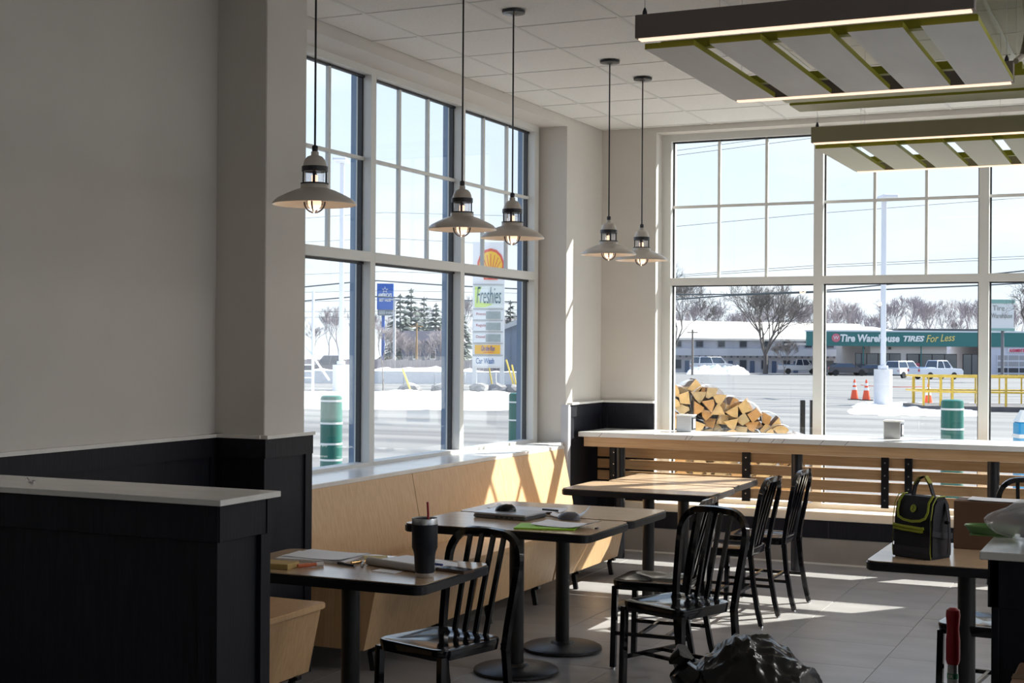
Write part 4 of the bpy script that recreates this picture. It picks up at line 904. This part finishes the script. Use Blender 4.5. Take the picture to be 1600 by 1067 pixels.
o = MB().sweep([(a*(1-i/20)+b*(i/20))-V((0, 0, .04*sin(pi*i/20))) for i in range(21)], .02, n=4, h=.02).build('barrier_tape', mat('red_tape', (.65, .10, .07), .5)); tag(o, 'red barrier tape strung from the cones to the yellow railing', 'tape')
# --- yellow railing on kerb slab
t, X, Z, k = ext('yellow_railing', 'yellow steel railing on a dark kerb right of the lamp post', 'railing', 1520, 43)
M_YEL = mat('faded_yellow', (.60, .40, .05), .5, var=.15)
MB().mesh([(X(1442), -.15, 0), (X(1720), -1.6, 0), (X(1720), 2.0, 0), (X(1442), 2.2, 0), (X(1442), -.15, Z(634)), (X(1720), -1.6, Z(634)), (X(1720), 2.0, Z(634)), (X(1442), 2.2, Z(634))], [(0, 1, 2, 3), (4, 5, 6, 7), (0, 1, 5, 4), (1, 2, 6, 5), (2, 3, 7, 6), (3, 0, 4, 7)]).build('kerb_slab', mat('dark_kerb', (.10, .095, .10), .9, var=.2, scale=3), t, False)
fr = lambda px: -.05-(px-1442)/(1720-1442)*1.4
for px, w in ((1443, 3), (1468, 3.4), (1485, 2.6), (1521, 2.6), (1561, 2.8), (1600, 2.6), (1640, 2.6), (1690, 2.6)): MB().box(X(px)-w*k/2, X(px)+w*k/2, fr(px), fr(px)+w*k, Z(634), Z(588)).build('post', M_YEL, t, False)
for px, w in ((1454.5, 4), (1479, 2), (1516, 2), (1555, 2), (1594, 2), (1630, 2)): MB().box(X(px)-w*k/2, X(px)+w*k/2, 1.8, 1.8+w*k, Z(634), Z(588)).build('post', M_YEL, t, False)
for y in (588.5, 612): 
    MB().sweep([(X(1442), fr(1442)+.03, Z(y)), (X(1720), fr(1720)+.03, Z(y))], .03, n=8).build('rail', M_YEL, t); MB().sweep([(X(1442), 1.84, Z(y)), (X(1720), 1.84, Z(y))], .025, n=8).build('rail', M_YEL, t); MB().sweep([(X(1443), fr(1442)+.03, Z(y)), (X(1443), 1.84, Z(y))], .025, n=8).build('rail', M_YEL, t)

# --- firewood rack by the wall
rw = random.Random(9); M_CUT = [mat('cut_wood_a', (.70, .45, .19), .8, var=.15, scale=20), mat('cut_wood_b', (.60, .31, .11), .8, var=.15, scale=20), mat('cut_wood_c', (.55, .39, .20), .8, var=.15, scale=20)]; M_LBARK = mat('log_bark', (.20, .12, .075), .9, var=.3, scale=15)
M_WRAP = mat('plastic_wrap', (.80, .80, .82), .2); M_WRAP.node_tree.nodes['Principled BSDF'].inputs['Alpha'].default_value = .45
def wedge(kind, r):
    if kind == 0: return [(0, -r*.45)]+[(r*cos(a), r*sin(a)-r*.45) for a in [pi*(.2+.6*i/5) for i in range(6)]]
    if kind == 1: return [(-r*.6, -r*.45), (r*.65, -r*.5), (r*.5, r*.4), (-r*.45, r*.5)]
    return [(-r*.75, -r*.5), (r*.8, -r*.42), (r*.35, r*.3), (-r*.1, r*.62)]
logs = []
def firewood(label, x, y, z, rz, big):
    t = thing('firewood_bundle', label, 'firewood', (x, y, z), rz, 'wrapped firewood bundles')
    spots = [(0, 0)]+[(.105*cos(2*pi*i/6+.4), .105*sin(2*pi*i/6+.4)) for i in range(6)]
    for i, (a, b) in enumerate(spots):
        if len(logs) < 9:
            kd = len(logs) % 3; m = MB(); m.prism([(x*rw.uniform(.85, 1.2), y*rw.uniform(.85, 1.2)) for x, y in wedge(kd, .09)], -.2, .2, ax=1)
            for f in m.bm.faces: f.material_index = 1 if abs(f.normal.y) > .8 else 0
            o = m.build('log', [M_LBARK, M_CUT[(len(logs)//3) % 3]], t, False); logs.append(o)
        else: o = inst(logs[rw.randrange(9)], t, (0, 0, 0))
        o.location = (a, rw.uniform(-.03, .03), .15+b); o.rotation_euler = (0, rw.uniform(0, 6.28), 0)
    MB().lathe([(.168, -.06), (.17, 0.05), (.166, .19)], 18).build('plastic_wrap', M_WRAP, t, loc=(0, 0, .15)).rotation_euler = (pi/2, 0, 0)
tops = [(1056, 1.30), (1079, 1.34), (1106, 1.30), (1136, 1.20), (1166, 1.16), (1192, 1.06), (1222, .95), (1244, .86)]
names = ['at the left window frame', 'highest of the pile', 'beside the highest one', 'in the middle of the pile', 'right of the middle of the pile', 'on the slope of the pile', 'low on the right of the pile', 'at the right end of the pile']
rowlab = ['topmost', 'second from top', 'third from top', 'fourth from top', 'near the ground']
for i, (px, zt) in enumerate(tops):
    q = at(px, 660, 13.0)
    for j in range(5):
        z = zt-.30-.285*j
        if z < -.2: break
        firewood('wrapped firewood bundle %s, %s' % (names[i], rowlab[j]), q.x+rw.uniform(-.015, .015), q.y+(.02 if (i+j) % 2 else -.1), max(z, -.2), YAW*.9+rw.uniform(-.15, .15), True)
for lb, px, w in (('black steel post right of the firewood pile', 1254.5, 7.5), ('thin black steel post next to the window mullion', 1268, 4)):
    t, X, Z, k = ext('steel_post', lb, 'post', px, 13.6); MB().box(-w*k/2, w*k/2, -.02, .02, 0, Z(625), .003).build('shaft', M_BLK, t, False); MB().box(-.05, .05, -.05, .05, 0, .01).build('foot_plate', M_BLK, t, False)
# --- washer fluid display at the right edge
t, X, Z, k = ext('fluid_jug', 'blue plastic jug with white top at the right frame edge', 'jug', 1606, 13.6)
M_BLUE = mat('bright_blue', (.01, .30, .62), .25)
MB().box(X(1588), X(1625), -.09, .09, 0, Z(659), .015).build('jug_body', M_BLUE, t); MB().mesh([(X(1588), -.085, Z(659)), (X(1625), -.085, Z(659)), (X(1625), .085, Z(659)), (X(1588), .085, Z(659)), (X(1596), -.03, Z(641)), (X(1616), -.03, Z(641)), (X(1616), .03, Z(641)), (X(1596), .03, Z(641))], [(0, 1, 2, 3), (4, 5, 6, 7), (0, 1, 5, 4), (1, 2, 6, 5), (2, 3, 7, 6), (3, 0, 4, 7)]).build('jug_shoulder', M_WSTR, t)
MB().lathe([(0, 0), (.03, 0), (.03, .04), (0, .04)], 14, (0, 0, Z(641))).build('cap', M_BLUE, t); MB().box(X(1587.6), X(1625.4), -.091, .091, Z(684), Z(678)).build('pale_label', M_WSTR, t, False)

# --- vehicles
M_TYRE = mat('tyre_rubber', (.02, .02, .022), .8); M_CGL = mat('car_glass', (.03, .05, .09), .06, spec=.8)
def car(name, label, cat, px, d, rz, col, kind, sc=1, extra=None):
    t, X, Z, k = ext(name, label, cat, px, d, 'parked vehicles', rz); t.scale = (sc,)*3; mc = mat('car_'+label[:14], col, .3, coat=.5)
    if kind == 'pickup': body = [(-2.7, .45), (2.7, .45), (2.72, .8), (2.5, 1.02), (1.2, 1.08), (-2.7, 1.08)]; cab = (-.55, 1.35, -.35, .85, 1.08, 1.82)
    elif kind == 'suv': body = [(-2.2, .42), (2.3, .42), (2.3, .8), (2.1, 1.0), (1.2, 1.08), (-2.25, 1.1)]; cab = (-2.2, 1.35, -2.0, .75, 1.08, 1.78)
    else: body = [(-2.2, .35), (2.25, .35), (2.25, .65), (1.9, .85), (1.0, .95), (-2.2, .95)]; cab = (-1.9, 1.15, -1.2, .4, .94, 1.42)
    MB().prism(body, -.9, .9, ax=1, bev=.06).build('body', mc, t)
    x0, x1, x2, x3, z0, z1 = cab
    def frus(nm, a, b, c, d_, za, zb, w0, w1, mm): MB().mesh([(a, -w0, za), (b, -w0, za), (b, w0, za), (a, w0, za), (c, -w1, zb), (d_, -w1, zb), (d_, w1, zb), (c, w1, zb)], [(0, 1, 2, 3), (4, 5, 6, 7), (0, 1, 5, 4), (1, 2, 6, 5), (2, 3, 7, 6), (3, 0, 4, 7)]).build(nm, mm, t, False)
    frus('cabin_glass', x0, x1, x2, x3, z0, z1-.06, .82, .66, M_CGL); frus('roof', x2-.03, x3+.03, x2+.02, x3-.03, z1-.06, z1, .68, .62, mc)
    for s in (-1, 1):
        for f_ in (.0, .5, 1.0): MB().sweep([(x0+(x1-x0)*f_, s*.825, z0), (x2+(x3-x2)*f_, s*.665, z1-.05)], .09, .04, ref=V((0, 1, 0))).build('pillar', mc, t)
        for wx in (-1.45, 1.5):
            w = MB().lathe([(0, -.11), (.33, -.11), (.35, -.08), (.35, .08), (.33, .11), (0, .11)], 20).build('wheel', M_TYRE, t, loc=(wx, s*.84, .35)); w.rotation_euler = (pi/2, 0, 0)
        MB().box(body[0][0]-.03, body[0][0]+.05, s*.74-.09, s*.74+.09, .75, .98).build('tail_light', mat('tail_red', (.5, .02, .03), .3), t, False)
        MB().box(x1-.35, x1-.2, s*.95-.06, s*.95+.06, z0, z0+.14).build('mirror', mc, t, False)
    if extra == 'cover': MB().box(-2.6, -.6, -.82, .82, 1.05, 1.16, .04).build('bed_cover', mat('blue_tarp', (.16, .25, .42), .6), t)
    return t
car('off_road_car', 'white off-road car behind the snow heap', 'car', 1112, 149, .5, (.72, .73, .76), 'suv', .98)
car('pickup_truck', 'white pickup truck with blue grey bed cover by the motel', 'truck', 1250, 149, -.15, (.72, .72, .74), 'pickup', .85, 'cover')
car('parked_car', 'dark parked car under the left end of the green fascia', 'car', 1322, 134, .1, (.05, .05, .065), 'sedan', .85)
car('parked_car', 'black parked car half behind the lamp post base', 'car', 1365, 137, .1, (.03, .035, .045), 'sedan', .75)
car('parked_car', 'white hatchback right of the lamp post base', 'car', 1412, 118, .75, (.75, .76, .80), 'suv', .8)
car('pickup_truck', 'white and blue pickup truck above the yellow railing', 'truck', 1462, 112, .45, (.74, .77, .84), 'pickup', .82, 'cover')
car('pickup_truck', 'dark pickup truck beyond the left lamp post', 'truck', 523, 98, pi+.1, (.05, .06, .10), 'pickup', .85)

# --- roadside bits at left
t, X, Z, k = ext('road_barrier', 'long pale snow topped barrier along the left road', 'barrier', 650, 78)
for i in range(9): MB().prism([(-.3, 0), (.3, 0), (.14, .62), (-.14, .62)], X(440+i*48), X(487.4+i*48), ax=0).build('barrier_block', M_CONC, t, False)
MB().box(X(440), X(872), -.15, .15, .62, .70, .03).build('snow_top', M_SNOW, t)
t, X, Z, k = ext('board_fence', 'weathered pinkish board fence across the left road', 'fence', 650, 108)
for i in range(48): MB().box(X(452+i*6.9), X(458.5+i*6.9), -.03, .03, 0, Z(563)+.05*((i*7) % 3)).build('board', mat('pink_grey_boards', (.42, .36, .38), .85, var=.1, scale=2), t, False)
for y in (567, 580): MB().box(X(452), X(783), .03, .09, Z(y+1), Z(y)).build('fence_rail', M_WOODP, t, False)
for lb, px, y0, y1, px2, d in (('yellow guy wire guard leaning on the snow, left of the price sign', 645, 607, 576, 629, 58), ('yellow guy wire guard between the price sign legs', 771, 602, 572, 764, 70), ('yellow guy wire guard right of the price sign', 806, 602, 562, 791, 66), ('yellow guy wire guard nearest the grey shed', 809, 602, 570, 800, 66)):
    t, X, Z, k = ext('guy_guard', lb, 'pole marker', px, d); MB().sweep([(0, 0, Z(y0)-.3), (X(px2), 0, Z(y1))], .04, n=8).build('guard_tube', mat('marker_yellow', (.72, .55, .12), .5), t); MB().tube((X(px2), 0, Z(y1)), (X(px2)*2.2, 0, Z(y1)+2.2*(Z(y1)-Z(y0))*.5), .008, 5).build('guy_wire', M_WIRE, t)
for lb, px, d, yt, r_, mm in (('pale utility pole right of the blue motel sign', 616, 110, 463, .13, M_CONC), ('brown wooden pole among the evergreens', 651, 112, 505, .09, mat('orange_wood', (.35, .22, .10), .8)), ('wooden utility pole in front of the motel', 1082, 132, 515, .12, M_WOODP)):
    t, X, Z, k = ext('utility_pole', lb, 'pole', px, d); MB().sweep([(0, 0, -.3), (0, 0, Z(yt))], r_, n=10, rads=[1, .75]).build('shaft', mm, t); MB().box(-.5, .5, -.05, .05, Z(yt)-.3, Z(yt)-.2).build('crossarm', mm, t, False)
t, X, Z, k = ext('white_mast', 'white braced mast frame beside the grey pilaster', 'mast', 489, 50)
MB().tube((0, 0, -.3), (0, 0, Z(455)), .05, 8).build('mast', M_POLE, t); MB().sweep([(X(478), 0, Z(541)), (X(515), 0, Z(594))], .035, n=8).build('diagonal_brace', M_POLE, t)
for y in (570, 580, 590): MB().box(X(474), 0, -.02, .02, Z(y+1), Z(y-1)).build('rung', M_POLE, t, False)
rr = random.Random(4)
for i, px in enumerate((752, 776, 800, 690, 640)):
    q = at(px, hor(px), 60); b = MB(); bmesh.ops.create_icosphere(b.bm, subdivisions=2, radius=1)
    for v in b.bm.verts: f_ = 1+.3*noise.noise(v.co*1.3+V((i, 0, 0))); v.co = V((v.co.x*f_*.5, v.co.y*f_*.4, v.co.z*f_*.3))
    o = b.build('rock', mat('grey_rock', (.28, .27, .27), .9, var=.2), None, False); o.location = (q.x, q.y, gz(60)+.08)
    tag(o, 'grey rock %s' % ('under the price sign, left of centre', 'under the price sign, right of centre', 'right of the price sign by the shed', 'on the snow bank behind the middle mullion', 'at the foot of the left yellow guy guard')[i], 'rock')

# --- overhead wires
def wire(label, pts, d, r_, group=None):
    P = [at(x, y, d) for x, y in pts]
    (x0, y0), (x1, y1) = pts[-2:]
    if pts[0][0] > 900: P.append(at(1690, y1+(y1-y0)/(x1-x0)*(1690-x1), 60))
    else: P.insert(0, at(385, pts[0][1]+1, 71))
    c = P[0]; t = MB(); t.sweep([p-c for p in P], r_, n=5); o = t.build('power_line', M_WIRE, None); o.location = c; tag(o, label, 'power line', group)
for lb_, px_, d_, yt_ in (('wooden utility pole carrying the wires past the back window', 1690, 60, 130), ('wooden utility pole carrying the wires past the left window', 385, 71, 310)):
    t, X, Z, k = ext('utility_pole', lb_, 'pole', px_, d_); MB().sweep([(0, 0, -.3), (0, 0, Z(yt_))], .16, n=12, rads=[1.1, .8]).build('shaft', M_WOODP, t); MB().box(-.06, .06, -1.1, 1.1, Z(yt_)-.6, Z(yt_)-.48).build('crossarm', M_WOODP, t, False)
wire('thick dark cable low across the back window, upper strand', [(1000, 461), (1050, 460), (1145, 460), (1270, 455.5), (1435, 440), (1620, 421)], 60, .028)
wire('thick dark cable low across the back window, lower strand', [(1000, 471), (1050, 468.5), (1140, 461.5), (1320, 455), (1530, 446), (1660, 439)], 60.3, .030)
for pts, d in (([(1000, 434), (1270, 415), (1650, 398)], 62), ([(1000, 436), (1300, 417), (1650, 402)], 62.3), ([(1000, 243), (1260, 208), (1500, 176)], 55), ([(1000, 250), (1260, 217), (1500, 188)], 55.3), ([(1000, 359), (1270, 334), (1650, 305)], 58)):
    wire('thin overhead wire in the back window, ' + {434: 'upper of the pair above the thick cable', 436: 'lower of the pair above the thick cable', 243: 'topmost of all', 250: 'second from the top', 359: 'at mid height of upper panes'}[pts[0][1]], pts, d, .010, 'thin wires past the back window')
wire('thick dark cable in the left window, upper one', [(420, 454), (478, 448), (560, 440), (590, 438.5), (700, 446), (835, 452.5), (900, 456)], 70, .030)
wire('thick dark cable in the left window, lower one', [(420, 475), (478, 470), (560, 463), (590, 463.5), (700, 468.5), (835, 473), (900, 475)], 70.4, .030)
for ys in ((431, 424, 434), (458, 454, 460), (473, 468, 477), (487.5, 486, 484), (496.5, 495, 493), (381, 372, 388), (345, 332, 340)):
    wire('thin overhead wire in the left window, ' + {431: 'just above the upper thick cable', 458: 'between the two thick cables', 473: 'just under the lower thick cable', 487.5: 'second lowest', 496.5: 'lowest of all', 381: 'level with the transom bar', 345: 'topmost of all'}[ys[0]], [(420, ys[0]), (600, ys[1]), (900, ys[2])], 72, .009, 'thin wires past the left window')
